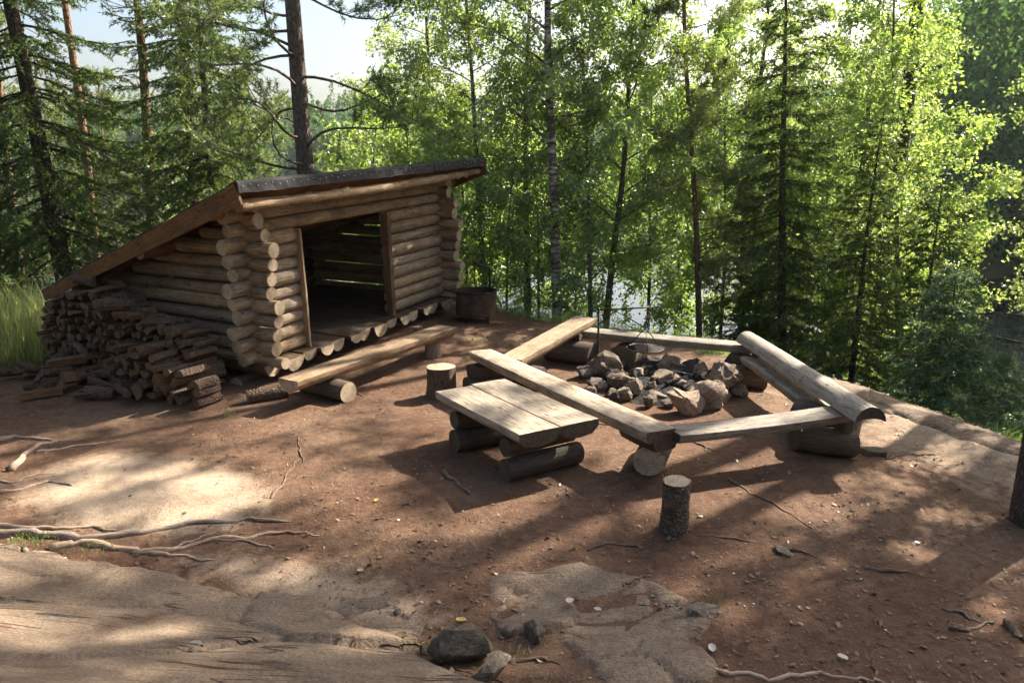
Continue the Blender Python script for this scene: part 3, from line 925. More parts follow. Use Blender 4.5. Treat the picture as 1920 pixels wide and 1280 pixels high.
# low table of two thick planks
TZ = 0.47
c = [at_z(830, 738, TZ), at_z(935, 707, TZ), at_z(1103, 775, TZ), at_z(990, 825, TZ)]
mid = sum(c, Vector()) / 4
e = bench('low_table', 'low table of two thick planks on stacked logs beside the fire ring', 'table', at=on_ground(mid))
far_c, near_c = (c[0] + c[1]) / 2, (c[2] + c[3]) / 2
ax = (near_c - far_c).normalized(); sd_ = (c[1] - c[0]).normalized()
sd_ = (sd_ - ax * sd_.dot(ax)).normalized()
for sgn, ext, sx in ((-1, 0.0, 11), (1, 0.02, 12)):
    o = sd_ * (0.188 * sgn)
    sweep('plank', rel(e, far_c + o - ax * ext), rel(e, near_c + o + ax * ext), [(-.182, -.01), (-.178, 0), (0, .002), (.178, 0), (.182, -.01), (.178, -.06), (.12, -.11), (0, -.125), (-.12, -.11), (-.178, -.06)], [M['plank'], M['dark_log']], e, seed=sx, bend=0.004, jit=0.01, skew=0.06)
for base, sx in ((far_c + ax * 0.27, 31), (near_c - ax * 0.25, 33)):
    for k, (z, hw, off) in enumerate(((0.095, 0.36, .03), (0.262, 0.33, -0.02))):
        b = base + ax * off
        part_log(e, 'support_log', on_ground(b - sd_ * hw, z), on_ground(b + sd_ * hw, z), 0.095 if k == 0 else 0.078, ('dark_log', 'end_dark'), sx + k)

# benches round the fire
GRP = 'plank benches round the fire'
# A: nearest the table
p0, p1 = at_z(900, 656, 0.43), at_z(1240, 807, 0.45)
eA = bench('plank_bench', 'thick plank bench between the low table and the fire ring', group=GRP, at=on_ground((p0 + p1) / 2))
part_plank(eA, 'seat', p0, p1, 0.27, 0.095, seed=41, skew=.1)
dA = (p1 - p0).normalized(); nA = Vector((dA.y, -dA.x, 0))
b = p0 + dA * .16
part_log(eA, 'support_log', on_ground(b - nA * .25, .10), on_ground(b + nA * .25, .10), 0.105, seed=42)
part_plank(eA, 'support_block', on_ground(b - nA * .2, .327), on_ground(b + nA * .2, .327), 0.2, .12, ('dark_log', 'end_dark'), 43)
b = p1 - dA * .20
fd = Vector((0.35, 0.94, 0)).normalized()
gl = gp(1216, 892)
part_log(eA, 'support_log', on_ground(gl, .125), on_ground(gl + fd * .62, .125), 0.127, ('dark_log', 'end'), seed=44)
part_plank(eA, 'support_block', on_ground(b - dA * .23 + nA * -.05, .345), on_ground(b + dA * .20 + nA * -.05, .345), 0.24, .095, ('dark_log', 'end_dark'), 45)
# B: running back from it
p0, p1 = at_z(958, 672, 0.40), at_z(1100, 594, 0.50)
eB = bench('plank_bench', 'pale plank bench on the shelter side, slanting up to the far corner', group=GRP, at=on_ground((p0 + p1) / 2))
sweep('seat', rel(eB, p0), rel(eB, p1), half_profile(0.14, 10, 51), [M['log_grey'], M['end']], eB, seed=51, bend=.012, jit=.02)
dB = (p1 - p0).normalized(); nB = Vector((dB.y, -dB.x, 0))
b = p1 - dB * .48
part_log(eB, 'support_log', on_ground(b - nB * .30, .14), on_ground(b + nB * .30, .14), 0.145, seed=52)
part_log(eB, 'support_log', on_ground(b - nB * .22 + dB * .05, .32), on_ground(b + nB * .12 + dB * .05, .32), 0.05, seed=53)
b = p0 + dB * .35
part_log(eB, 'support_log', on_ground(b - nB * .2, .12), on_ground(b + nB * .2, .12), 0.125, seed=54)
# C: far side, in front of the lake
p0, p1 = at_z(1098, 617, 0.39), at_z(1425, 647, 0.41)
eC = bench('plank_bench', 'dark-edged plank bench on the lake side of the fire', group=GRP, at=on_ground((p0 + p1) / 2))
part_plank(eC, 'seat', p0, p1, 0.25, 0.085, seed=61)
dC = (p1 - p0).normalized(); nC = Vector((dC.y, -dC.x, 0))
for u in (.55, (p1 - p0).length - .22):
    b = p0 + dC * u
    part_log(eC, 'support_log', on_ground(b - nC * .22, .14), on_ground(b + nC * .22, .14), 0.155, seed=62 + int(u * 4))
# D: right side, with the pale log as its backrest
p0, p1 = at_z(1408, 668, 0.36), at_z(1545, 768, 0.33)
eD = bench('plank_bench', 'plank bench with a pale round backrest log on the forest side', group=GRP, at=on_ground((p0 + p1) / 2))
part_plank(eD, 'seat', p0, p1, 0.24, 0.08, seed=71)
dD = (p1 - p0).normalized(); nD = Vector((dD.y, -dD.x, 0))
b0, b1 = at_z(1400, 630, 0.50), at_z(1634, 778, 0.50)
sweep('backrest_log', rel(eD, b0 - Vector((0, 0, .06))), rel(eD, b1 - Vector((0, 0, .06))), dome_profile(0.118, 14, 72), [M['pale_log'], M['dark_log']], eD, seg=14, seed=72, bend=.01, jit=.015, taper=1.06)
dd = (b1 - b0).normalized(); nd = Vector((dd.y, -dd.x, 0))
sweep('back_rail', rel(eD, b0 + Vector((-.02, 0.05, -.20)) + dd * .05), rel(eD, b1 + Vector((-.02, 0, -.22)) - dd * .7), plank_profile(.12, .05, 73), [M['log'], M['end']], eD, seed=73, jit=.03)
for u in (.35, (b1 - b0).length - .42):
    b = b0 + dd * u
    part_log(eD, 'support_log', on_ground(b - Vector((.40, 0, 0)), .12), on_ground(b + Vector((.10, 0, 0)), .12), 0.125, seed=74 + int(u))
    sweep('support_post', rel(eD, on_ground(b, .2)), rel(eD, Vector((b.x, b.y, .46))), round_profile(.07, 12, 3), [M['dark_log'], M['end_dark']], eD, seed=78, up=(0, 1, 0))
# E: front
p0, p1 = at_z(1246, 806, 0.43), at_z(1578, 768, 0.43)
eE = bench('plank_bench', 'sunlit plank bench nearest the lone stump, closing the front of the ring', group=GRP, at=on_ground((p0 + p1) / 2))
part_plank(eE, 'seat', p0 + Vector((0.05, 0, 0)), p1, 0.25, 0.075, seed=81, skew=-.1)
g = gp(1588, 850)
part_log(eE, 'support_log', on_ground(g + Vector((.06, .02, 0)), .175), on_ground(g + Vector((-.35, .36, 0)), .175), 0.172, seed=82)
g = gp(1638, 852)
tag(sweep('wood_block', on_ground(g + Vector((-.1, 0, 0)), .05), on_ground(g + Vector((.09, .03, 0)), .05), plank_profile(.14, .09, 5), [M['dark_log'], M['end']], None, seed=83, up=(0, 0, 1)), 'small sawn wood block on the soil beside the big support log', 'wood block')

# ------------------------------------------------------------------ fire ring
def boulder(name, seed, size, mat, flat=1.0):
    q = random.Random(seed)
    bm = bmesh.new()
    for i in range(15):
        v = Vector((q.gauss(0, 1), q.gauss(0, 1), q.gauss(0, 1))).normalized() * q.uniform(0.86, 1.12)
        bm.verts.new((v.x * size[0] / 2, v.y * size[1] / 2, v.z * size[2] / 2 * flat))
    res = bmesh.ops.convex_hull(bm, input=bm.verts)
    bmesh.ops.delete(bm, geom=[x for x in res['geom_interior'] if isinstance(x, bmesh.types.BMVert)], context='VERTS')
    bmesh.ops.dissolve_limit(bm, angle_limit=R(12), verts=bm.verts, edges=bm.edges)
    bmesh.ops.bevel(bm, geom=list(bm.edges), offset=min(size) * 0.045, segments=2, profile=0.6, affect='EDGES')
    bmesh.ops.triangulate(bm, faces=bm.faces)
    bmesh.ops.subdivide_edges(bm, edges=[e_ for e_ in bm.edges if e_.calc_length() > min(size) * .28], cuts=1, use_grid_fill=False)
    bmesh.ops.triangulate(bm, faces=bm.faces)
    for v in bm.verts:
        n = math.sin(v.co.x * 37 + seed) * math.sin(v.co.y * 41 + seed * 2) * math.sin(v.co.z * 33 + seed)
        v.co += v.co.normalized() * (n * 0.07 + 0.03 * math.sin(v.co.x * 90 + v.co.z * 70 + seed)) * min(size)
    me = bpy.data.meshes.new(name)
    bm.to_mesh(me); bm.free()
    me.materials.append(M[mat])
    me.polygons.foreach_set('use_smooth', [True] * len(me.polygons))
    try: me.set_sharp_from_angle(angle=R(32))
    except Exception: pass
    return me
FIRE = Vector((1.72, 8.25, 0))
# (px, py of the stone's base, width, depth, height, material, label)
STONES = [
    (1287, 783, .40, .34, .30, 'stone', 'large blunt reddish stone at the front of the fire ring'),
    (1336, 772, .30, .34, .34, 'stone', 'upright pale angular stone at the right front of the fire ring'),
    (1362, 748, .46, .42, .34, 'stone', 'largest pale pointed stone on the right of the fire ring'),
    (1222, 768, .20, .22, .17, 'stone_grey', 'small triangular grey stone low at the front of the fire ring'),
    (1192, 748, .22, .24, .23, 'stone_grey', 'upright dark grey stone left of the front boulder'),
    (1163, 734, .36, .28, .22, 'stone', 'flat reddish double stone on the near left of the fire ring'),
    (1129, 735, .16, .18, .13, 'stone_grey', 'little round stone at the outer left of the ring'),
    (1147, 745, .15, .16, .11, 'stone_grey', 'smallest outer stone touching the flat reddish stone'),
    (1168, 757, .26, .24, .19, 'stone', 'slanting brown stone facing the thick plank bench'),
    (1132, 712, .46, .36, .30, 'stone', 'big brown stone under the crane pole'),
    (1100, 712, .30, .25, .16, 'stone_soot', 'blackened low stone at the far left of the ring'),
    (1172, 694, .30, .25, .17, 'stone_soot', 'sooty stone at the back left under the grill'),
    (1250, 732, .38, .30, .22, 'stone', 'peaked pale pink stone inside the front boulder'),
    (1278, 738, .30, .26, .18, 'stone', 'flat tilted stone leaning on the peaked one'),
    (1225, 740, .15, .14, .16, 'stone', 'small upright stone in the front gap'),
    (1235, 754, .24, .2, .12, 'stone_grey', 'low flat stone wedged under the front stones'),
    (1205, 712, .20, .2, .20, 'stone_soot', 'narrow sooty stone standing in the ashes'),
    (1190, 716, .14, .14, .15, 'stone_soot', 'small sooty stone leaning in the ashes'),
    (1232, 698, .30, .28, .20, 'stone_soot', 'smoke-stained stone behind the grill'),
    (1264, 706, .36, .32, .25, 'stone', 'broad brown stone at the back right of the ring'),
    (1300, 704, .30, .26, .24, 'stone_soot', 'dark block-shaped stone at the back right corner'),
    (1322, 716, .26, .24, .21, 'stone', 'rounded brown stone beside the dark block'),
    (1375, 728, .36, .34, .20, 'stone_grey', 'flat topped grey stone outside the ring by the right bench'),
    (1206, 700, .26, .2, .2, 'stone_soot', 'slab tilted on the back row of the ring'),
    (1308, 752, .22, .2, .16, 'stone', 'small brown stone between the two tall front stones'),
]
q = random.Random(8)
for i in range(40):
    a = q.uniform(0, 6.28); rr = q.uniform(.52, .92)
    x_, y_ = FIRE.x + rr * math.cos(a), FIRE.y + .85 * rr * math.sin(a)
    w_ = q.uniform(.10, .23)
    me = boulder('stone', 300 + i % 9, (w_, w_ * q.uniform(.7, 1), w_ * q.uniform(.6, .95)), ('stone', 'stone_soot', 'stone_grey')[i % 3])
    o = link('stone', me, None, Matrix.Translation((x_, y_, tz(x_, y_) + w_ * .28)) @ Matrix.Rotation(q.uniform(0, 6), 4, 'Z'))
    tag(o, 'small angular stone packed between the bigger stones of the fire ring', 'stone', 'small stones filling the fire ring')
for i, (px, py, w, d, h, mt, lb) in enumerate(STONES):
    g = gp(px, py)
    me = boulder('stone', 200 + i * 3, (w * 1.02, d * 1.02, h * 1.22), mt)
    zmin = min(v.co.z for v in me.vertices)
    o = link('stone', me, None, Matrix.Translation((g.x, g.y + d * .45, g.z - zmin - 0.035)) @ Matrix.Rotation(rng.uniform(0, 6), 4, 'Z'))
    tag(o, lb, 'stone', 'stones of the fire ring')
# bed of ash and charcoal
V, F = [(FIRE.x, FIRE.y, tz(FIRE.x, FIRE.y) + .09)], []
for i in range(1, 7):
    for j in range(28):
        a = 2 * math.pi * j / 28; rr = 0.72 * i / 6
        x, y = FIRE.x + rr * math.cos(a), FIRE.y + .9 * rr * math.sin(a)
        V.append((x, y, tz(x, y) + .085 * (1 - (i / 6) ** 2) + .004 + .014 * math.sin(a * 7 + i * 3) * (i < 6)))
for j in range(28):
    F.append((0, 1 + j, 1 + (j + 1) % 28))
    for i in range(5):
        a = 1 + i * 28
        F.append((a + j, a + 28 + j, a + 28 + (j + 1) % 28, a + (j + 1) % 28))
tag(link('ash_bed', mesh('ash_bed', V, F, [M['ash']])), 'black ash and charcoal bed inside the stone ring', 'ash', kind='stuff')
for i in range(9):
    a = rng.uniform(0, 6.28); rr = rng.uniform(0.05, .5)
    c_ = FIRE + Vector((rr * math.cos(a), rr * math.sin(a), 0)); b = rng.uniform(0, 3.14); L = rng.uniform(.07, .16)
    dv = Vector((math.cos(b) * L, math.sin(b) * L, rng.uniform(-.02, .03)))
    o = sweep('charred_wood', on_ground(c_ - dv, .115), on_ground(c_ + dv, .12) + Vector((0, 0, dv.z)), round_profile(.025, 7, i), [M['ash'], M['ash']], None, seg=3, seed=i, jit=.1)
    tag(o, 'charred black wood end lying in the ashes', 'charred wood', 'charred wood in the fire')

def tube(name, pts, radii, mats, parent=None, n=8, cap=True):
    """tube through points (local coordinates of parent)"""
    pts = [Vector(p) for p in pts]
    V, F = [], []
    ref = None
    for i, p in enumerate(pts):
        d = (pts[min(i + 1, len(pts) - 1)] - pts[max(i - 1, 0)]).normalized()
        if ref is None:
            ref = Vector((0, 0, 1)) if abs(d.z) < .9 else Vector((1, 0, 0))
        a = d.cross(ref).normalized(); b = a.cross(d); ref = b
        r = radii[i] if isinstance(radii, (list, tuple)) else radii
        for j in range(n):
            t_ = 2 * math.pi * j / n
            V.append(p + a * (r * math.cos(t_)) + b * (r * math.sin(t_)))
    for i in range(len(pts) - 1):
        for j in range(n):
            F.append((i * n + j, i * n + (j + 1) % n, (i + 1) * n + (j + 1) % n, (i + 1) * n + j))
    if cap:
        F.append(tuple(range(n - 1, -1, -1))); F.append(tuple((len(pts) - 1) * n + j for j in range(n)))
    return link(name, mesh(name, V, F, mats), parent)

# grill crane with hanging grate
cb = on_ground((1.00, 8.75))
cr = empty('grill_crane', cb)
tag(cr, 'black iron crane with grate hanging on a chain over the fire ring', 'grill crane')
tip = Vector((0.56, -0.12, .83 - cb.z))
tube('pole', [(0, 0, -.1), (0.003, 0, .4), (0, 0, .80 - cb.z)], .013, [M['iron']], cr)
tube('arm', [(-.02, .004, .775 - cb.z), (0.28, -.06, .795 - cb.z), tip], .010, [M['iron']], cr)
tube('brace', [(0.005, 0, .60 - cb.z), (.2, -.043, .785 - cb.z)], .007, [M['iron']], cr)
gz = 0.36 - cb.z
gc = Vector((tip.x - .04, tip.y - .05, gz))
def torus(name, c_, r, tr, mats, parent, rotm=None, n=28, sx=1.0):
    pts = [Vector((r * math.cos(2 * math.pi * i / n) * sx, r * math.sin(2 * math.pi * i / n), 0)) for i in range(n)]
    V, F = [], []
    m_ = 6
    for i, p in enumerate(pts):
        dr = p.normalized()
        for j in range(m_):
            a = 2 * math.pi * j / m_
            v = p + dr * (tr * math.cos(a)) + Vector((0, 0, tr * math.sin(a)))
            if rotm: v = rotm @ v
            V.append(v + Vector(c_))
    for i in range(n):
        for j in range(m_):
            F.append((i * m_ + j, i * m_ + (j + 1) % m_, ((i + 1) % n) * m_ + (j + 1) % m_, ((i + 1) % n) * m_ + j))
    return link(name, mesh(name, V, F, mats), parent)
hub = Vector((gc.x, gc.y, gz + .24))
nl_ = 9
for i in range(nl_):
    u = (i + .5) / nl_
    p = tip.lerp(hub, u)
    torus('chain_link', p, .024, .0055, [M['iron']], cr, Matrix.Rotation(math.pi / 2, 3, 'X' if i % 2 else 'Y'), 10, 0.6)
grate = torus('grate', gc, .21, .008, [M['iron']], cr)
for i in range(3):
    a = 2 * math.pi * i / 3 + .5
    tube('hanger_rod', [hub, (gc.x + .21 * math.cos(a), gc.y + .21 * math.sin(a), gz)], .006, [M['iron']], cr, 6)
for dr_ in (0, 1):
    for i in range(-6, 7):
        o_ = i * .031; hl = math.sqrt(max(.0, .21 ** 2 - o_ ** 2))
        a, b = ((gc.x - hl, gc.y + o_, gz + .003), (gc.x + hl, gc.y + o_, gz + .003)) if dr_ == 0 else ((gc.x + o_, gc.y - hl, gz - .003), (gc.x + o_, gc.y + hl, gz - .003))
        tube('grate_bar', [a, b], .0035, [M['iron']], grate, 5)

# steel fire drum with its own crane, by the shelter corner
db = gp(893, 601)
dr = empty('fire_drum', db)
tag(dr, 'rusty steel fire drum on legs behind the shelter corner', 'fire drum')
RD, HD, LD = 0.30, 0.36, 0.09
V, F = [], []
n = 36
for (r_, z_) in ((RD * .9, LD), (RD, LD + .02), (RD, LD + HD), (RD - .012, LD + HD), (RD - .012, LD + .04), (.02, LD + .04)):
    for j in range(n):
        a = 2 * math.pi * j / n
        V.append((r_ * math.cos(a), r_ * math.sin(a), z_))
for i in range(5):
    for j in range(n): F.append((i * n + j, i * n + (j + 1) % n, (i + 1) * n + (j + 1) % n, (i + 1) * n + j))
F.append(tuple(range(n - 1, -1, -1))); F.append(tuple(5 * n + j for j in range(n)))
me = mesh('drum_shell', V, F, [M['rust']], smooth=True)
me.set_sharp_from_angle(angle=R(40))
link('drum_shell', me, dr)
torus('rim', (0, 0, LD + HD), RD + .004, .012, [M['iron']], dr, n=36)
for i in range(4):
    a = math.pi / 4 + i * math.pi / 2
    x, y = (RD - .05) * math.cos(a), (RD - .05) * math.sin(a)
    tube('leg', [(x, y, -.06), (x * .97, y * .97, LD + .02)], .022, [M['iron']], dr)
tube('crane_pole', [(.20, .18, LD + .1), (.20, .18, .72), (.18, .17, .76), (-.02, .05, .86)], .016, [M['iron']], dr)
tube('hook_rod', [(-.02, .05, .85), (-.018, .05, .48)], .007, [M['iron']], dr, 6)
tube('pot_hook', [(.06, .1, .82), (.065, .1, .62), (.05, .1, .58), (.03, .1, .60)], .006, [M['iron']], dr, 6)

# ------------------------------------------------------------------ roots, sticks, loose stones
def ground_path(pts, lift):
    out = []
    P = [gp(*p) for p in pts]
    for i in range(len(P) - 1):
        for k in range(4):
            p = P[i].lerp(P[i + 1], k / 4)
            out.append(p)
    out.append(P[-1])
    q = random.Random(int(pts[0][0] * 3 + pts[0][1]))
    res = []
    for i, p in enumerate(out):
        x, y = p.x + q.uniform(-.02, .02), p.y + q.uniform(-.02, .02)
        res.append(Vector((x, y, tz(x, y) + lift * (0.6 + .6 * math.sin(i * .9 + pts[0][0])))))
    return res
ROOTS = [
    ([(-40, 1000), (60, 1003), (150, 1010), (250, 1003), (330, 985), (420, 978), (470, 974), (545, 980)], .034, .010, 'longest pale bare root crossing the soil above the bedrock slab'),
    ([(90, 1028), (160, 1018), (210, 1025), (260, 1038), (330, 1030), (400, 1012), (470, 1008), (540, 998), (600, 1002)], .028, .007, 'branching bare root just below the longest one'),
    ([(250, 1036), (310, 1038), (360, 1045), (400, 1052)], .018, .006, 'short dark side root curving toward the slab edge'),
    ([(320, 1030), (360, 1015), (400, 998)], .012, .005, 'thin root forking up from the branching root'),
    ([(400, 1012), (470, 1016), (530, 1030)], .012, .004, 'thin root tip trailing off to the lower right'),
    ([(-30, 985), (50, 992), (110, 990), (160, 988), (220, 995)], .018, .008, 'dark thin root lying behind the longest root'),
    ([(-30, 1025), (20, 1030), (60, 1040), (105, 1036)], .03, .012, 'thick bleached root stub at the edge of the slab'),
    ([(-30, 830), (30, 818), (70, 825), (145, 826)], .028, .008, 'upper bleached root reaching into the sand'),
    ([(20, 882), (40, 855), (75, 835), (110, 826)], .03, .012, 'arched bleached root rising over the sand edge'),
    ([(65, 848), (110, 842), (170, 833), (225, 826)], .016, .005, 'straight slim root beside the arched one'),
    ([(-30, 925), (40, 918), (90, 903), (110, 905), (140, 910)], .018, .006, 'lower twisted root at the edge of the sand'),
    ([(-30, 902), (30, 905), (60, 892), (105, 886)], .014, .005, 'middle thin root at the edge of the sand'),
    ([(1270, 1280), (1310, 1252), (1370, 1262), (1440, 1272), (1520, 1264), (1600, 1270), (1660, 1280)], .014, .008, 'wavy brown root at the bottom of the yard'),
]
for pts, r0, r1, lb in ROOTS:
    P = ground_path(pts, r0 * .35)
    n = len(P)
    q = random.Random(n)
    rad = [1.05 * (r0 + (r1 - r0) * i / (n - 1)) * q.uniform(.75, 1.25) for i in range(n)]
    rad[-1] *= .4
    o = tube('tree_root', P, rad, [M['root']])
    tag(o, lb, 'root', 'bare roots')
STICKS = [
    ([(508, 935), (540, 890), (560, 860)], .007, 'thin pale stick lying on the sand edge'),
    ([(556, 822), (564, 845), (572, 866)], .008, 'short forked stick above the thin pale one'),
    ([(830, 888), (855, 905), (880, 928)], .018, 'thick pale stick in the shadow of the table'),
    ([(1105, 1030), (1135, 1017), (1170, 1020), (1200, 1026)], .010, 'curved stick left of the lone stump'),
    ([(1245, 1012), (1270, 1002), (1296, 994)], .011, 'dark stick at the foot of the lone stump'),
    ([(1365, 900), (1410, 925), (1450, 945), (1525, 990)], .008, 'long thin twig slanting across the shaded soil'),
    ([(1310, 1002), (1360, 1007), (1420, 1018)], .008, 'flat twig right of the lone stump'),
    ([(1660, 862), (1700, 852), (1750, 850)], .009, 'dark twig behind the wood block'),
    ([(1625, 1067), (1665, 1072), (1706, 1074)], .016, 'thick short branch on the dark soil'),
    ([(1475, 1030), (1500, 1036), (1540, 1048)], .010, 'bark-brown twig in the middle of the shaded soil'),
    ([(1770, 1142), (1805, 1152), (1840, 1168)], .012, 'pale broken stick near the frame corner'),
    ([(1785, 1182), (1815, 1178), (1855, 1165)], .013, 'crooked stick beside the pale broken one'),
    ([(1885, 1170), (1900, 1185), (1925, 1205)], .028, 'thick bark-covered branch end by the frame edge'),
    ([(1285, 822), (1310, 833), (1335, 845)], .008, 'thin stick under the front bench'),
    ([(1640, 1270), (1640, 1240), (1645, 1212)], .007, 'slender twig sticking up by the wavy root'),
    ([(645, 725), (662, 733), (680, 742)], .014, 'split kindling stick under the shelter bench'),
    ([(1110, 792), (1140, 798), (1175, 798)], .006, 'thin pale wire-like twig beside the table'),
    ([(1045, 930), (1060, 916), (1072, 935)], .007, 'small bent twig below the table'),
    ([(755, 948), (775, 940), (785, 938)], .008, 'short dark twig on the red soil'),
    ([(940, 1240), (1010, 1238), (1050, 1243)], .012, 'bleached stick between the foreground rocks'),
    ([(850, 1252), (910, 1268), (960, 1285)], .006, 'thin twig crossing the near slab edge'),
    ([(1165, 1120), (1190, 1108), (1215, 1100)], .009, 'smooth stick resting on the central rock'),
]
for pts, r, lb in STICKS:
    P = ground_path(pts, r * .7)
    P = [p + Vector((0, 0, (.075 if 1160 < pts[0][0] < 1170 else 0))) for p in P]
    n = len(P)
    o = tube('stick', P, [r * (1.05 - .5 * i / (n - 1)) for i in range(n)], [M['twig']], n=6)
    tag(o, lb, 'stick')
for i, (px, py, w, d, h, lb) in enumerate([
        (868, 1240, .34, .24, .19, 'brown wedge-shaped stone with moss at the slab edge'),
        (925, 1262, .26, .16, .09, 'low mossy stone below the wedge-shaped one'),
        (990, 1196, .22, .17, .10, 'small tilted stone in front of the central rock'),
        (955, 1188, .08, .07, .06, 'pebble beside the small tilted stone'),
        (1465, 1035, .16, .1, .035, 'half-buried flat stone in the shaded soil'),
        (1320, 1150, .22, .14, .06, 'pale flat stone at the right edge of the central rock'),
        (745, 1150, .06, .05, .03, 'little pale pebble left of the soil strip')]):
    g = gp(px, py)
    me = boulder('loose_stone', 400 + i, (w, d, h * 1.5), 'stone_grey')
    o = link('loose_stone', me, None, Matrix.Translation((g.x, g.y, g.z + h * .3)) @ Matrix.Rotation(i * 1.3 - .3, 4, 'Z'))
    tag(o, lb, 'stone')

# ------------------------------------------------------------------ litter on the soil
def scatter_litter(name, n, seed, mat, smin, smax, label, dens=None, asp=(0.4, 0.8)):
    rs = np.random.RandomState(seed)
    px = rs.uniform(0, 1, n * 4); py = rs.uniform(0, 1, n * 4)
    x = -5.5 + 11 * px; y = 3.0 + 9.5 * py ** 1.5
    ok = (sdf(PLATEAU, x, y) < 0.6)
    if dens is not None: ok &= rs.uniform(0, 1, len(x)) < dens(x, y)
    x, y = x[ok][:n], y[ok][:n]; n = len(x)
    z = terrain(x, y)
    L = rs.uniform(smin, smax, n) * rs.uniform(.6, 1.3, n); W = L * rs.uniform(asp[0], asp[1], n)
    a = rs.uniform(0, 6.283, n)
    tx, ty = np.cos(a), np.sin(a)
    t1, t2 = rs.normal(0, .28, n), rs.normal(0, .28, n)
    c_ = np.stack([x, y, z + .004 + L * .10], -1)
    u = np.stack([tx, ty, t1], -1) * (L / 2)[:, None]; v = np.stack([-ty, tx, t2], -1) * (W / 2)[:, None]
    cup = np.zeros((n, 3)); cup[:, 2] = L * rs.uniform(.0, .12, n)
    verts = np.stack([c_ - u, c_ - v - cup * .5, c_ + u * .9 + cup, c_ + v - cup * .5], 1).reshape(-1, 3)
    f = np.arange(n * 4).reshape(-1, 4)
    o = link(name, np_mesh(name, verts, f, [M[mat]]))
    return tag(o, label, 'litter', kind='stuff')
def d_front(x, y):
    return np.clip(0.35 + 0.5 * sstep(6.0, 4.0, y) + 0.35 * sstep(0.5, 3, x) - .8 * sstep(.1, -.2, sdf(SAND, x, y)) + .25 * np.sin(x * 3.1) * np.sin(y * 2.7), .03, 1)
scatter_litter('leaf_litter', 7000, 3, 'litter', .016, .042, 'brown dead leaves and bark chips strewn over the soil', d_front)
scatter_litter('wood_chips', 280, 4, 'litter_pale', .010, .026, 'pale wood chips and bleached leaves strewn over the soil', d_front, (0.25, 0.7))
scatter_litter('needle_litter', 14000, 8, 'litter', .02, .06, 'fallen needles and twig bits covering the soil', d_front, (0.07, 0.14))

M['yellow_leaf'] = leaf_mat('yellow_leaf', (0.55, 0.36, 0.06), (0.5, 0.32, 0.05), 0.3, 0.3, 0.1)
FLAKES = [(365, 1228, .09, 'litter_pale', 'white bark flake lying on the big bedrock slab'), (706, 940, .045, 'yellow_leaf', 'pale yellow leaf on the red soil left of the table'),
          (984, 728, .06, 'yellow_leaf', 'yellow leaf caught between table and plank bench'), (865, 1165, .06, 'yellow_leaf', 'tan curled leaf between the foreground rocks'),
          (1068, 1142, .07, 'litter_pale', 'white bark curl in the hollow of the central rock'), (1120, 1158, .05, 'litter_pale', 'small white bark flake right of the bark curl'),
          (750, 1195, .08, 'litter', 'brown dead leaf at the right end of the slab'), (1335, 1218, .06, 'litter_pale', 'bleached leaf right of the central rock'),
          (1580, 1235, .055, 'litter_pale', 'pale leaf near the wavy root'), (1720, 1020, .045, 'litter_pale', 'pale chip on the dark soil by the thick short branch'),
          (120, 1050, .05, 'litter_pale', 'white flake beside the bleached root stub'), (675, 1072, .05, 'litter_pale', 'grey bark flake at the soil edge of the slab')]
for i, (px, py, sz_, mt, lb) in enumerate(FLAKES):
    g = gp(px, py)
    V, F = [], []
    n = 8
    for k in range(n + 1):
        u = k / n * 2 - 1
        wd_ = .5 * sz_ * math.sqrt(max(0, 1 - u * u)) * .62 + .001
        for sgn in (-1, 0, 1):
            V.append((u * sz_ * .5, sgn * wd_, .12 * sz_ * (sgn != 0) * (1 - u * u) + .16 * sz_ * u * u * (u > 0) + .001 * math.sin(k * 2.3 + i)))
    for k in range(n):
        for j in range(2): F.append((k * 3 + j, k * 3 + j + 1, k * 3 + j + 4, k * 3 + j + 3))
    zz = g.z + (.055 if (px < 400 and py > 1100) or 1060 < px < 1130 else .012)
    o = link('fallen_leaf', mesh('fallen_leaf', V, F, [M[mt]]), None, Matrix.Translation((g.x, g.y, zz)) @ Matrix.Rotation(i * 1.1, 4, 'Z'))
    tag(o, lb, 'leaf')

# ------------------------------------------------------------------ trees
class Tubes:
    """collects tapering 5- or 6-sided branches into one mesh"""
    def __init__(self, n=6): self.V, self.F, self.n = [], [], n
    def add(self, pts, r0, r1, n=None):
        n = n or self.n
        pts = np.asarray(pts, float); m = len(pts)
        d = np.gradient(pts, axis=0); d /= np.linalg.norm(d, axis=1)[:, None] + 1e-9
        ref = np.array([1.0, 0, 0]) if abs(d[0][2]) > .8 else np.array([0, 0, 1.0])
        b0 = len(self.V)
        for i in range(m):
            a = np.cross(d[i], ref); a /= np.linalg.norm(a) + 1e-9
            b = np.cross(a, d[i]); ref = b
            r = r0 + (r1 - r0) * i / (m - 1)
            for j in range(n):
                t_ = 2 * math.pi * j / n
                self.V.append(pts[i] + a * r * math.cos(t_) + b * r * math.sin(t_))
        for i in range(m - 1):
            for j in range(n):
                self.F.append((b0 + i * n + j, b0 + i * n + (j + 1) % n, b0 + (i + 1) * n + (j + 1) % n, b0 + (i + 1) * n + j))
    def mesh(self, name, mats): return np_mesh(name, self.V, self.F, mats, True)
def norm(v): return v / (np.linalg.norm(v, axis=-1, keepdims=True) + 1e-9)
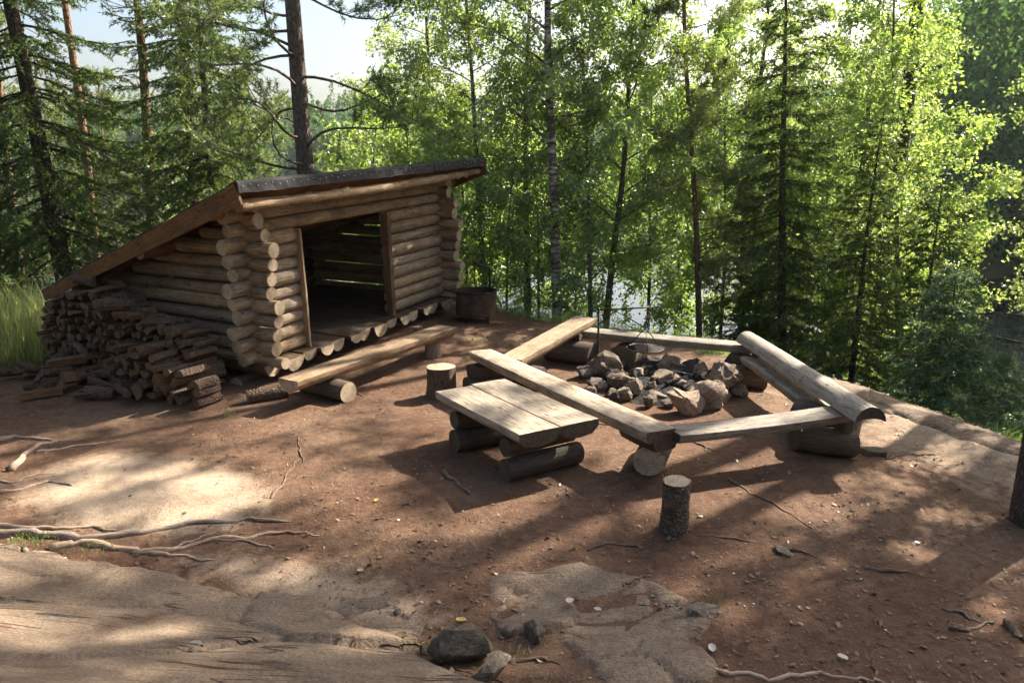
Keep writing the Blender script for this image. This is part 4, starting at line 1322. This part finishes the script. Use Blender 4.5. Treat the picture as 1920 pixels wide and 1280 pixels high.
def leaf_cloud(name, P, rs, size, mat, hang=0.5, asp=0.68):
    """one diamond leaf at each point"""
    n = len(P)
    d = norm(rs.normal(0, 1, (n, 3)) + np.array([0, 0, -hang]))
    s = norm(np.cross(d, rs.normal(0, 1, (n, 3))))
    nn = np.cross(d, s)
    L = (size * rs.uniform(.5, 1.45, n))[:, None]; W = L * asp
    v = np.stack([P, P + d * L * .45 + s * W * .5 + nn * L * .08, P + d * L, P + d * L * .45 - s * W * .5 + nn * L * .08], 1).reshape(-1, 3)
    return np_mesh(name, v, np.arange(n * 4).reshape(-1, 4), [M[mat]])
def needle_cloud(name, P, D, rs, per, length, width, mat, spread=0.9, fwd=0.8, along=0.2):
    """needles bristling round shoots at P pointing along D"""
    n = len(P)
    P = np.repeat(P, per, 0); D = np.repeat(D, per, 0); N = n * per
    base = P + D * rs.uniform(0, along, (N, 1))
    d = norm(D * fwd + rs.normal(0, 1, (N, 3)) * spread)
    s = norm(np.cross(d, rs.normal(0, 1, (N, 3)))) * width * .5
    L = length * rs.uniform(.7, 1.2, (N, 1))
    v = np.stack([base - s, base + s, base + d * L], 1).reshape(-1, 3)
    return np_mesh(name, v, np.arange(N * 3).reshape(-1, 3), [M[mat]])

def trunk_curve(H, rs, wob_=0.12, m=14):
    z = np.linspace(-0.4, H, m)
    ph = rs.uniform(0, 6, 4)
    k = np.clip(z / H, 0, 1)
    return np.stack([wob_ * (np.sin(z * .55 + ph[0]) - math.sin(ph[0])) * k + wob_ * .3 * np.sin(z * 1.4 + ph[1]) * k,
                     wob_ * (np.sin(z * .5 + ph[2]) - math.sin(ph[2])) * k + wob_ * .3 * np.sin(z * 1.3 + ph[3]) * k, z], -1)
def point_on(tr, z):
    return np.array([np.interp(z, tr[:, 2], tr[:, 0]), np.interp(z, tr[:, 2], tr[:, 1]), z])

def make_birch(seed, H=9.5, r=0.07, low=0.12, spread=1.9, nb=34, leaves=15000, size=0.07, bark='birch_bark', leaf='birch_leaf', dens_low=1.0, hang=0.6, droop=0.25):
    rs = np.random.RandomState(seed)
    T = Tubes(6)
    tr = trunk_curve(H, rs)
    for i in range(1): T.add(tr, r * 1.1, r * .15, 10)
    tips = []; wts = []
    for b in range(nb):
        u = low + (1 - low) * ((b + rs.uniform(0, 1)) / nb) ** (0.9 / dens_low)
        z = u * H
        az = b * 2.4 + rs.uniform(-.5, .5)
        L = spread * (0.35 + 0.75 * math.sin(math.pi * min(1, (u - low) / (1 - low) * .8 + .22))) * rs.uniform(.65, 1.15)
        el = rs.uniform(.35, .85)
        p0 = point_on(tr, z)
        m = 7
        tt = np.linspace(0, 1, m)
        hor = np.array([math.cos(az), math.sin(az), 0])
        pts = p0 + np.outer(tt * L * math.cos(el), hor) + np.outer(L * math.sin(el) * tt - droop * L * tt ** 2.2, [0, 0, 1]) + rs.normal(0, .025, (m, 3)) * tt[:, None]
        rb = r * .38 * (1 - .7 * u)
        T.add(pts, rb, rb * .2, 5)
        for k in range(9):
            t0 = rs.uniform(.22, 1.0)
            q0 = np.array([np.interp(t0, tt, pts[:, c_]) for c_ in range(3)])
            dv = norm(hor * rs.uniform(.1, .9) + rs.normal(0, .6, 3) + np.array([0, 0, .15]))
            ll = L * rs.uniform(.18, .4)
            tw = q0 + np.outer(np.linspace(0, 1, 4), dv * ll) - np.outer(np.linspace(0, 1, 4) ** 2 * ll * .35, [0, 0, 1])
            T.add(tw, rb * .35, rb * .12, 3)
            tips.append(tw); wts.append(ll)
    tips = np.array(tips); w_ = np.array(wts); w_ /= w_.sum()
    pick = rs.choice(len(tips), leaves, p=w_)
    t_ = rs.uniform(0.1, 1.05, leaves) * 2.999
    i0 = np.minimum(t_.astype(int), 2); f = (t_ - i0)[:, None]
    P = tips[pick, i0] * (1 - f) + tips[pick, i0 + 1] * f + rs.normal(0, .075, (leaves, 3)) * rs.uniform(.3, 1.3, (leaves, 1)) + np.array([0, 0, -.03])
    return T.mesh('trunk', [M[bark]]), leaf_cloud('crown', P, rs, size, leaf, hang)

def make_pine(seed, H=15, r=0.14, low=0.25, spread=2.0, nb=34, shoots=900, bark='red_pine_bark', per=26, dead=6, length=.085):
    rs = np.random.RandomState(seed)
    T = Tubes(6)
    tr = trunk_curve(H, rs, .10)
    T.add(tr, r * 1.12, r * .3, 14)
    segs = []
    for b in range(nb + dead):
        isd = b >= nb
        u = rs.uniform(.12, low + .15) if isd else low + (0.98 - low) * (b + rs.uniform(0, 1)) / nb
        z = u * H
        az = rs.uniform(0, 6.28)
        L = spread * (1.05 - .75 * max(0, (u - low) / (1 - low))) * rs.uniform(.6, 1.15) * (0.7 if isd else 1)
        el = rs.uniform(-.2, .35) if u < .6 else rs.uniform(.1, .7)
        p0 = point_on(tr, z); m = 8; tt = np.linspace(0, 1, m)
        hor = np.array([math.cos(az), math.sin(az), 0]); side = np.array([-hor[1], hor[0], 0])
        pts = p0 + np.outer(tt * L * math.cos(el), hor) + np.outer(L * math.sin(el) * tt + .18 * L * np.sin(tt * 3 + rs.uniform(0, 6)) * tt, [0, 0, 1]) + np.outer(.14 * L * np.sin(tt * 3.5 + rs.uniform(0, 6)) * tt, side)
        rb = max(.012, r * .22 * (1 - .6 * u))
        T.add(pts, rb, rb * .25, 5)
        if isd: continue
        for k in range(10):
            t0 = rs.uniform(.35, 1)
            q0 = np.array([np.interp(t0, tt, pts[:, c_]) for c_ in range(3)])
            dv = norm(hor * .7 + rs.normal(0, .55, 3) + np.array([0, 0, .25]))
            ll = L * rs.uniform(.12, .32)
            T.add(np.stack([q0, q0 + dv * ll * .5 + [0, 0, .02], q0 + dv * ll]), rb * .3, rb * .12, 3)
            segs.append((q0, dv, ll))
    n = len(segs)
    pick = rs.randint(0, n, shoots)
    Q = np.array([s_[0] for s_ in segs]); D = np.array([s_[1] for s_ in segs]); Ls = np.array([s_[2] for s_ in segs])
    P = Q[pick] + D[pick] * (Ls[pick] * rs.uniform(.35, 1.0, shoots))[:, None] + rs.normal(0, .05, (shoots, 3))
    d = norm(D[pick] + rs.normal(0, .5, (shoots, 3)) + np.array([0, 0, .35]))
    return T.mesh('trunk', [M[bark]]), needle_cloud('crown', P, d, rs, per, length, .015, 'pine_needle', .75, .8, .2)

def make_spruce(seed, H=10, r=0.10, low=0.08, spread=1.6, whorls=34, mat='spruce_needle', twigs=15, per=20, dens=1.0, droop=0.45, top=1.0):
    rs = np.random.RandomState(seed)
    T = Tubes(6)
    tr = trunk_curve(H, rs, .04)
    T.add(tr, r * 1.1, r * .08, 10)
    P, D = [], []
    for w in range(whorls):
        u = low + (0.985 - low) * w / whorls
        for k in range(5):
            if rs.uniform() > .92 * dens: continue
            z = (u + rs.uniform(-.5, .5) / whorls) * H
            az = k * 1.257 + w * .6 + rs.uniform(-.35, .35)
            L = spread * ((1 - u) / (1 - low)) ** .8 * rs.uniform(.72, 1.15) + .10
            p0 = point_on(tr, z); m = 6; tt = np.linspace(0, 1, m)
            hor = np.array([math.cos(az), math.sin(az), 0]); side = np.array([-hor[1], hor[0], 0])
            rise = .25 * (u - .4)
            pts = p0 + np.outer(tt * L * .95, hor) + np.outer(L * (rise * tt - droop * tt ** 1.4 * (1 - .8 * u) + .22 * tt ** 4), [0, 0, 1])
            rb = max(.006, .012 * L)
            T.add(pts, rb, rb * .3, 4)
            nt = max(5, int(twigs * L / spread + 4))
            for j in range(nt):
                t0 = .12 + .88 * (j + rs.uniform(0, 1)) / nt
                q0 = np.array([np.interp(t0, tt, pts[:, c_]) for c_ in range(3)])
                sg = 1 if j % 2 else -1
                dv = norm(hor * rs.uniform(.4, .9) + side * sg * rs.uniform(.3, 1.0) * (1.15 - t0) + np.array([0, 0, -rs.uniform(.05, .55)]))
                ll = (.10 + .32 * L * (1.1 - t0)) * rs.uniform(.6, 1.1)
                st = max(1, int(ll / .11))
                for s_ in range(st):
                    P.append(q0 + dv * (ll * s_ / st) + [0, 0, -.03 * s_]); D.append(dv)
    P, D = np.array(P), np.array(D)
    return T.mesh('trunk', [M['spruce_bark']]), needle_cloud('crown', P, D, rs, per, .075, .020, mat, .62, .7, .15)

def sun_gap(): pass
VAR = {}
def variant(key, fn, *a, **kw):
    VAR[key] = fn(*a, **kw)
variant('birch_a', make_birch, 1, 10.0, .085, .26, 1.8, 36, 22000, .056)
variant('birch_b', make_birch, 2, 8.5, .055, .13, 1.5, 34, 20000, .056)
variant('birch_c', make_birch, 3, 9.0, .06, .28, 1.6, 28, 14000, .056)
variant('aspen_a', make_birch, 4, 8.6, .07, .20, 2.0, 38, 26000, .066, 'aspen_bark', 'aspen_leaf', 1.1, .3, .15)
variant('aspen_b', make_birch, 5, 6.2, .045, .12, 1.45, 32, 18000, .062, 'aspen_bark', 'aspen_leaf', 1.1, .3, .15)
variant('sapling', make_birch, 6, 3.2, .025, .06, .85, 24, 6000, .055, 'aspen_bark', 'aspen_leaf', 1.2, .3, .2)
variant('big_pine', make_pine, 11, 14, .155, .17, 2.8, 46, 3200, 'pine_bark', 26, 4, .10)
variant('red_pine', make_pine, 12, 15, .115, .60, 2.0, 30, 1500, 'red_pine_bark', 26, 8, .10)
variant('shade_pine', make_pine, 14, 16, .15, .70, 2.3, 30, 1500, 'red_pine_bark', 24, 2, .10)
variant('slim_pine', make_pine, 13, 9, .055, .18, 1.25, 46, 2000, 'red_pine_bark', 24, 3, .09)
variant('tall_spruce', make_spruce, 21, 15, .17, .14, 2.4, 46, 'spruce_needle', 26, 16, .95, .6)
variant('spruce', make_spruce, 22, 8.5, .085, .06, 1.35, 36, 'spruce_needle', 15, 18)
variant('low_spruce', make_spruce, 23, 5.2, .06, .03, 1.35, 26, 'spruce_needle', 14, 20)
variant('young_spruce', make_spruce, 24, 2.6, .03, .05, .95, 20, 'young_needle', 14, 22, 1.0, .15)

NAME = {'birch': 'birch_tree', 'aspen': 'aspen_tree', 'sapling': 'leafy_sapling', 'pine': 'pine_tree', 'spruce': 'spruce_tree'}
CAT = {'birch': 'birch', 'aspen': 'aspen', 'sapling': 'sapling', 'pine': 'pine', 'spruce': 'spruce'}
trng = random.Random(99)
def tree(kind, px, Y, label, group=None, px_top=None, scale=1.0, sz=None, x=None, rot=None, bark=None, dz=0.0):
    key = 'birch' if 'birch' in kind else 'aspen' if 'aspen' in kind else 'sapling' if 'sapling' in kind else 'pine' if 'pine' in kind else 'spruce'
    if x is None:
        x = at_y(px, Y, 0.0)
        for _ in range(4): x = at_y(px, Y, tz(x, Y))
    z = tz(x, Y) + dz
    e = empty(NAME[key], (x, Y, z))
    lean = 0.0
    if px_top is not None:
        # height at which a vertical plane at this distance meets the picture's upper edge
        d = ray(px_top, 0); k = Y / d.y
        lean = math.atan2(d.x * k - x, CAM_H + d.z * k - z)
    e.rotation_euler = Euler((0, 0, trng.uniform(0, 6.28) if rot is None else rot), 'XYZ')
    e.rotation_euler = (Matrix.Rotation(lean, 3, 'Y') @ e.rotation_euler.to_matrix()).to_euler()
    e.scale = (scale, scale, sz or scale)
    tm, cm = VAR[kind]
    if bark:
        bk = (kind, bark)
        if bk not in VAR:
            t2 = tm.copy(); t2.materials[0] = M[bark]; VAR[bk] = t2
        tm = VAR[bk]
    link('trunk', tm, e); link('crown', cm, e)
    return tag(e, label, CAT[key], group)

# left of and behind the shelter
tree('tall_spruce', 150, 14.5, 'tall dark spruce with thick leaning trunk at the left behind the shelter roof', px_top=22, rot=1.0, scale=1.0)
tree('red_pine', 213, 18.5, 'slender red-barked pine just right of the thick dark spruce', px_top=112)
tree('red_pine', 303, 17.0, 'straight red-barked pine rising over the low end of the roof', px_top=248, rot=2.2)
tree('tall_spruce', 378, 16.5, 'dense dark spruce standing behind the sloping roof', px_top=338, rot=3.0, scale=.95)
tree('spruce', 418, 15.0, 'thin-trunked spruce beside the dense dark spruce', px_top=368, scale=1.0, sz=1.25)
tree('big_pine', 590, 13.9, 'thick grey-barked pine directly behind the shelter roof', px_top=553, rot=0.4)
tree('red_pine', 60, 16.0, 'red-barked pine by the left frame edge', px_top=-20, scale=.9)
tree('red_pine', 20, 21.0, 'farther red-barked pine at the left frame edge', px_top=-40, scale=.9)
tree('spruce', -60, 13.0, 'spruce whose sunlit boughs reach in at the left frame edge', scale=1.25, rot=.3)
GL = 'forest on the slope behind the shelter'
for kd, px, Y, s_, lb in [('spruce', 105, 25, 1.0, 'distant spruce between the two trunks at the left frame edge'), ('slim_pine', 255, 26, 1.2, 'slim pine between the two straight red-barked pines'),
                          ('birch_c', 335, 27, 1.0, 'lone birch among the conifers behind the shelter'), ('slim_pine', 420, 24, 1.1, 'slim pine showing behind the thin-trunked spruce'),
                          ('low_spruce', 200, 19, 1.0, 'low bushy spruce at the foot of the slender red-barked pine'), ('slim_pine', 480, 22, 1.1, 'slim pine left of the thick grey-barked pine'),
                          ('spruce', 520, 28, .8, 'distant spruce over the roof, left of the thick pine'), ('slim_pine', 640, 25, .9, 'slim pine just right of the thick grey-barked pine'),
                          ('spruce', 690, 30, .8, 'distant spruce over the middle of the roof'), ('slim_pine', 30, 27, 1.2, 'slim pine at the far left among the red trunks'),
                          ('low_spruce', 300, 21, .9, 'low bushy spruce at the foot of the straight red-barked pine'), ('slim_pine', 160, 31, 1.2, 'slim pine farthest off behind the thick dark spruce')]:
    tree(kd, px, Y, lb, GL, scale=s_)

# birches between shelter and lake
tree('birch_c', 812, 15.5, 'slim birch rising behind the right end of the roof', px_top=788, scale=1.0, bark='aspen_bark')
tree('birch_b', 915, 14.2, 'thin curved birch standing behind the fire drum', px_top=872)
tree('birch_c', 992, 14.8, 'grey-stemmed birch left of the black and white birch', px_top=975, scale=1.05, bark='aspen_bark')
tree('birch_a', 1045, 13.4, 'black and white birch trunk above the far bench corner', px_top=1036, scale=1.05, rot=1.2)
tree('aspen_b', 1108, 13.8, 'slim leafy aspen just right of the black and white birch', px_top=1098)
tree('aspen_a', 1132, 14.6, 'forked leafy aspen behind the grill crane', px_top=1180)
tree('slim_pine', 1312, 14.0, 'thin red-stemmed pine in the middle of the lakeside trees', px_top=1306, scale=1.05)
tree('aspen_b', 1342, 15.5, 'narrow aspen next to the thin red-stemmed pine', px_top=1392, sz=1.25)
tree('spruce', 1466, 13.6, 'dark narrow spruce behind the round backrest log', px_top=1468, scale=1.02)
tree('aspen_a', 1690, 13.8, 'broad leafy aspen filling the right side of the lakeside trees', px_top=1680, scale=1.0, rot=.7)
tree('low_spruce', 1590, 12.4, 'dark bushy spruce between the narrow spruce and the broad aspen', scale=.95)
tree('low_spruce', 1700, 12.9, 'shaded bushy spruce under the broad aspen', scale=.9)
tree('low_spruce', 1392, 15.2, 'low dark spruce behind the lake-side bench', scale=.7)
tree('young_spruce', 1762, 9.6, 'small sunlit young spruce on the slope beyond the yard edge', scale=.82)
tree('young_spruce', 1850, 10.8, 'second small spruce at the slope, nearer the frame edge', scale=.6)
tree('birch_a', 1985, 15.0, 'birch overhanging the lake at the right frame edge', scale=1.15, rot=2.0)
GS = 'leafy saplings along the bank'
for px, Y, s_, lb in [(855, 13.6, 1.0, 'leafy sapling rising right behind the fire drum'), (950, 13.4, .9, 'small leafy sapling between the fire drum and the black and white birch'),
                      (1010, 14.5, 1.2, 'leafy sapling just left of the black and white birch foot'), (880, 15.2, 1.5, 'tall leafy sapling above the fire drum'),
                      (1075, 15.6, 1.1, 'leafy sapling between the black and white birch and the slim aspen'), (780, 15.5, 1.6, 'leafy sapling showing past the roof corner'),
                      (700, 17, 1.7, 'leafy sapling peeking over the upper roof edge'), (1550, 14.8, 1.4, 'leafy sapling right of the dark narrow spruce'),
                      (1620, 15.5, 1.5, 'leafy sapling behind the dark bushy spruce'), (915, 16.8, 1.6, 'leafy sapling farther off right of the fire drum'),
                      (985, 17.5, 1.7, 'leafy sapling farther off left of the black and white birch'), 
                      (1440, 17.0, 1.7, 'leafy sapling by the water left of the dark narrow spruce')]:
    tree('sapling', px, Y, lb, GS, scale=s_)
GB = 'young birches and aspens crowding the bank'
for kd, px, Y, s_, lb in [('birch_b', 740, 19, .8, 'young birch beyond the right half of the roof'), ('birch_b', 850, 18, .75, 'young birch farther off between roof corner and fire drum'),
                          ('aspen_b', 950, 19, .95, 'young aspen farther off left of the grey-stemmed birch'), ('birch_b', 1060, 20, .85, 'young birch at the waterside behind the black and white birch'),
                          ('aspen_b', 1210, 17, 1.1, 'young aspen above the hanging grate'), ('birch_b', 1420, 18.5, 1.1, 'young birch left of the dark narrow spruce'),
                          ('aspen_b', 1530, 17.5, 1.3, 'young aspen right of the dark narrow spruce'), ('birch_b', 670, 22, .75, 'young birch right of the thick grey-barked pine'),
                          ('aspen_b', 1260, 20.5, 1.4, 'young aspen left of the thin red-stemmed pine'), ('birch_b', 1600, 20, 1.3, 'young birch left of the broad leafy aspen'),
                          ('birch_a', 1380, 17.0, 1.1, 'tall birch behind the narrow aspen'), ('birch_a', 1560, 16.5, 1.1, 'tall birch between the dark spruce and the broad aspen')]:
    tree(kd, px, Y, lb, GB, scale=s_)
# unseen forest added behind the viewpoint and to the left to block sky fill
q = random.Random(5)
for i in range(20):
    a = R(100) + R(215) * (i + .5) / 20
    rr = q.uniform(7.5, 13)
    x_, y_ = rr * math.sin(a) * 1.05, rr * math.cos(a) + (2.5 if i > 14 else -1)
    tree(('tall_spruce', 'birch_a', 'spruce', 'red_pine')[i % 4], 0, y_, 'forest tree added behind the viewpoint to block skylight', 'forest added behind the viewpoint', x=x_, scale=q.uniform(.9, 1.15))
# the trunk cut by the right frame edge and trees added to shade the yard, most outside the frame
tree('shade_pine', 0, 5.25, 'dark pine trunk cut by the right frame edge', x=3.86, scale=1.0, sz=1.1, rot=2.9, bark='spruce_bark')
for (x_, y_, kd, s_) in [(8.0, 8.4, 'birch_c', 1.0), (9.6, 9.2, 'birch_a', 1.1), (9.25, 12.0, 'shade_pine', 1.12), (11.5, 12.0, 'shade_pine', 1.0), (8.5, 10.4, 'shade_pine', 1.12), (9.9, 12.4, 'shade_pine', 1.15), (7.35, 15.2, 'shade_pine', 1.08), (10.6, 9.2, 'shade_pine', .95), (9.5, 6.5, 'birch_b', 1.1)]:
    tree(kd, 0, y_, 'tree added toward the right frame edge to shade the yard', 'trees added to shade the yard', x=x_, scale=s_, bark='spruce_bark' if 'pine' in kd else None)

# woods across the lake: one mass of far trees
def far_forest():
    rs = np.random.RandomState(31)
    n = 2300
    ang = np.concatenate([rs.uniform(-.85, .35, 1250), rs.uniform(.3, 1.0, 1050)])
    r = shore(ang) + 1 + rs.exponential(20, n)
    x, y = r * np.sin(ang), r * np.cos(ang); z = terrain(x, y)
    V = []
    for i in range(n):
        con = rs.uniform() < .6
        Ht = rs.uniform(10, 17) if con else rs.uniform(8, 14)
        Ht *= 1.0 + .25 * float(sstep(.25, .6, ang[i])) - .15 * float(sstep(-.1, -.5, ang[i]))
        near_ = r[i] < 95
        m = 420 if near_ else 220
        u = rs.uniform(0.02, 1, m) ** (1.25 if con else .9)
        rad = (1 - u) ** .8 * Ht * .17 + .15 if con else np.sin(np.clip(u * .9 + .1, 0, 1) * math.pi) ** .6 * Ht * .24
        a = rs.uniform(0, 6.28, m); q_ = rad * rs.uniform(.35, 1.05, m)
        c_ = np.stack([x[i] + q_ * np.cos(a), y[i] + q_ * np.sin(a), z[i] + u * Ht], -1)
        d1 = norm(rs.normal(0, 1, (m, 3))); d2 = norm(np.cross(d1, rs.normal(0, 1, (m, 3))))
        s_ = rs.uniform(.5, 1.0, (m, 1)) * (.95 if con else 1.05) * (.6 if near_ else 1)
        V.append(np.stack([c_ - d1 * s_ * .6, c_ + d2 * s_ * .5, c_ + d1 * s_ * .6], 1).reshape(-1, 3))
    V = np.concatenate(V)
    o = link('far_woods', np_mesh('far_woods', V, np.arange(len(V)).reshape(-1, 3), [M['far_leaf']]))
    tag(o, 'mixed woods along the far shore of the lake', 'woods', kind='stuff')
far_forest()

# ------------------------------------------------------------------ grass and undergrowth
def blades(name, pts, rs, h, w, mats, label, bend=.35):
    pts = np.asarray(pts); n = len(pts)
    a = rs.uniform(0, 6.283, n); b = rs.uniform(0, 6.283, n)
    H_ = h * rs.uniform(.5, 1.2, n)
    d = np.stack([np.cos(a), np.sin(a), 0 * a], -1); s = np.stack([np.cos(b), np.sin(b), 0 * b], -1) * (w * .5)
    up = np.array([0, 0, 1.0])
    b1 = pts + up * (H_ * .55)[:, None] + d * (H_ * bend * .25)[:, None]
    tp = pts + up * (H_ * rs.uniform(.8, 1, n))[:, None] + d * (H_ * bend * rs.uniform(.4, 1.2, n))[:, None]
    v = np.stack([pts - s, pts + s, b1 + s * .7, b1 - s * .7, tp], 1).reshape(-1, 3)
    i0 = np.arange(n) * 5
    f = np.concatenate([np.stack([i0, i0 + 1, i0 + 2], -1), np.stack([i0, i0 + 2, i0 + 3], -1), np.stack([i0 + 3, i0 + 2, i0 + 4], -1)])
    me = np_mesh(name, v, f, mats)
    return tag(link(name, me), label, 'grass', kind='stuff')
def pts_in(n, x0, x1, y0, y1, rs, cond=None):
    x = rs.uniform(x0, x1, n); y = rs.uniform(y0, y1, n)
    if cond is not None:
        k = cond(x, y); x, y = x[k], y[k]
    return np.stack([x, y, terrain(x, y)], -1)
rs = np.random.RandomState(7)
P = pts_in(9000, -9.5, -5.6, 9.0, 14.0, rs, lambda x, y: (x < -5.75 - .25 * (y - 9)) & (y > 9.0 + .2 * np.sin(x * 3)))
blades('tall_grass', P[:5200], rs, .75, .013, [M['dry_grass']], 'tall yellow dry grass beside the firewood at the left edge', .35)
blades('grass', P[5200:], rs, .4, .012, [M['grass']], 'green grass at the foot of the tall dry grass', .5)
P = pts_in(26000, -3.5, 5.5, 7.5, 14.5, rs, lambda x, y: (lambda d: (d > -.22) & (d < 1.6) & (np.random.RandomState(2).uniform(0, 1, len(x)) < np.exp(-np.abs(d) * 1.1)) & ~((x > 2.75) & (d < 2.2 + .3 * np.sin(y * 4))))(sdf(PLATEAU, x, y)))
blades('bank_grass', P, rs, .22, .010, [M['grass']], 'fresh green grass along the top of the bank', .6)
P = pts_in(9000, 5.2, 9.0, 6.2, 13.5, rs, lambda x, y: (sdf(PLATEAU, x, y) > 2.2) & (x > 5.6 + .2 * np.sin(y * 3)))
blades('slope_grass', P, rs, .45, .014, [M['grass']], 'lush green grass on the slope at the right edge', .6)
def low_leaves(name, n, x0, x1, y0, y1, cond, h, label, seed, size=.05):
    rs = np.random.RandomState(seed)
    P = pts_in(n, x0, x1, y0, y1, rs, cond)
    P[:, 2] += rs.beta(1.3, 2, len(P)) * h * (0.55 + .45 * np.sin(P[:, 0] * 2.2) * np.sin(P[:, 1] * 1.9))
    me = leaf_cloud(name, P, rs, size, 'aspen_leaf', .2)
    tag(link(name, me), label, 'undergrowth', kind='stuff')
low_leaves('undergrowth', 24000, -5, 9, 8, 19, lambda x, y: (lambda d: (d > .35 + 1.5 * (x > 2.6)) & (d < 6.5))(sdf(PLATEAU, x, y)), .38, 'leafy undergrowth covering the bank down to the lake', 3)
low_leaves('undergrowth', 9000, -16, -5, 11, 22, lambda x, y: (lambda d: (d > .2) & (d < 9))(sdf(PLATEAU, x, y)), .6, 'leafy undergrowth on the slope behind the shelter', 4, .07)
# reeds and lily pads near the bank
P = pts_in(2600, -2, 12, 17.5, 25, rs, lambda x, y: np.sin(x * 1.7) * np.sin(y * 1.3) > .25)
P[:, 2] = WATER_Z - .05
blades('reeds', P, rs, .6, .016, [M['grass']], 'pale green reeds standing in the shallows', .3)
for (px, py, n, h) in [(800, 1222, 60, .03), (930, 1236, 40, .03), (60, 1020, 120, .035), (165, 1034, 60, .03), (1345, 1135, 20, .03), (905, 640, 50, .07), (1340, 662, 260, .09), (700, 668, 30, .06)]:
    g = gp(px, py)
    Q = np.array([tuple(g)] * n) + rs.normal(0, 1, (n, 3)) * [.10, .05, 0]
    Q[:, 2] = terrain(Q[:, 0], Q[:, 1]) + (.03 if py > 1000 else 0)
    blades('grass_patch', Q, rs, h, .006, [M['grass']], 'low green grass and moss tufts at the edge of rock and soil', .6)
# small green tufts and moss in the yard
g = gp(430, 780)
blades('grass_tuft', np.array([tuple(g)] * 7) + rs.normal(0, .02, (7, 3)) * [1, 1, 0], rs, .14, .008, [M['grass']], 'small lone grass tuft in the shaded soil', .5)

# ------------------------------------------------------------------ thin haze over the lake valley
hz = NT('haze')
pv = hz.n('VolumePrincipled')
pv.inputs['Color'].default_value = (0.92, 0.96, 1.0, 1)
pv.inputs['Density'].default_value = 0.0003
pv.inputs['Anisotropy'].default_value = 0.25
hz.l(pv.outputs[0], hz.out.inputs['Volume'])
bx0, bx1 = (-520, -190, -7.5), (520, 520, 26)
V = [(x, y, z) for z in (bx0[2], bx1[2]) for y in (bx0[1], bx1[1]) for x in (bx0[0], bx1[0])]
F = [(0, 2, 3, 1), (4, 5, 7, 6), (0, 1, 5, 4), (2, 6, 7, 3), (0, 4, 6, 2), (1, 3, 7, 5)]
tag(link('haze', mesh('haze', V, F, [hz.m], smooth=False)), 'thin pale haze in the air over the yard and lake', 'haze', kind='stuff')
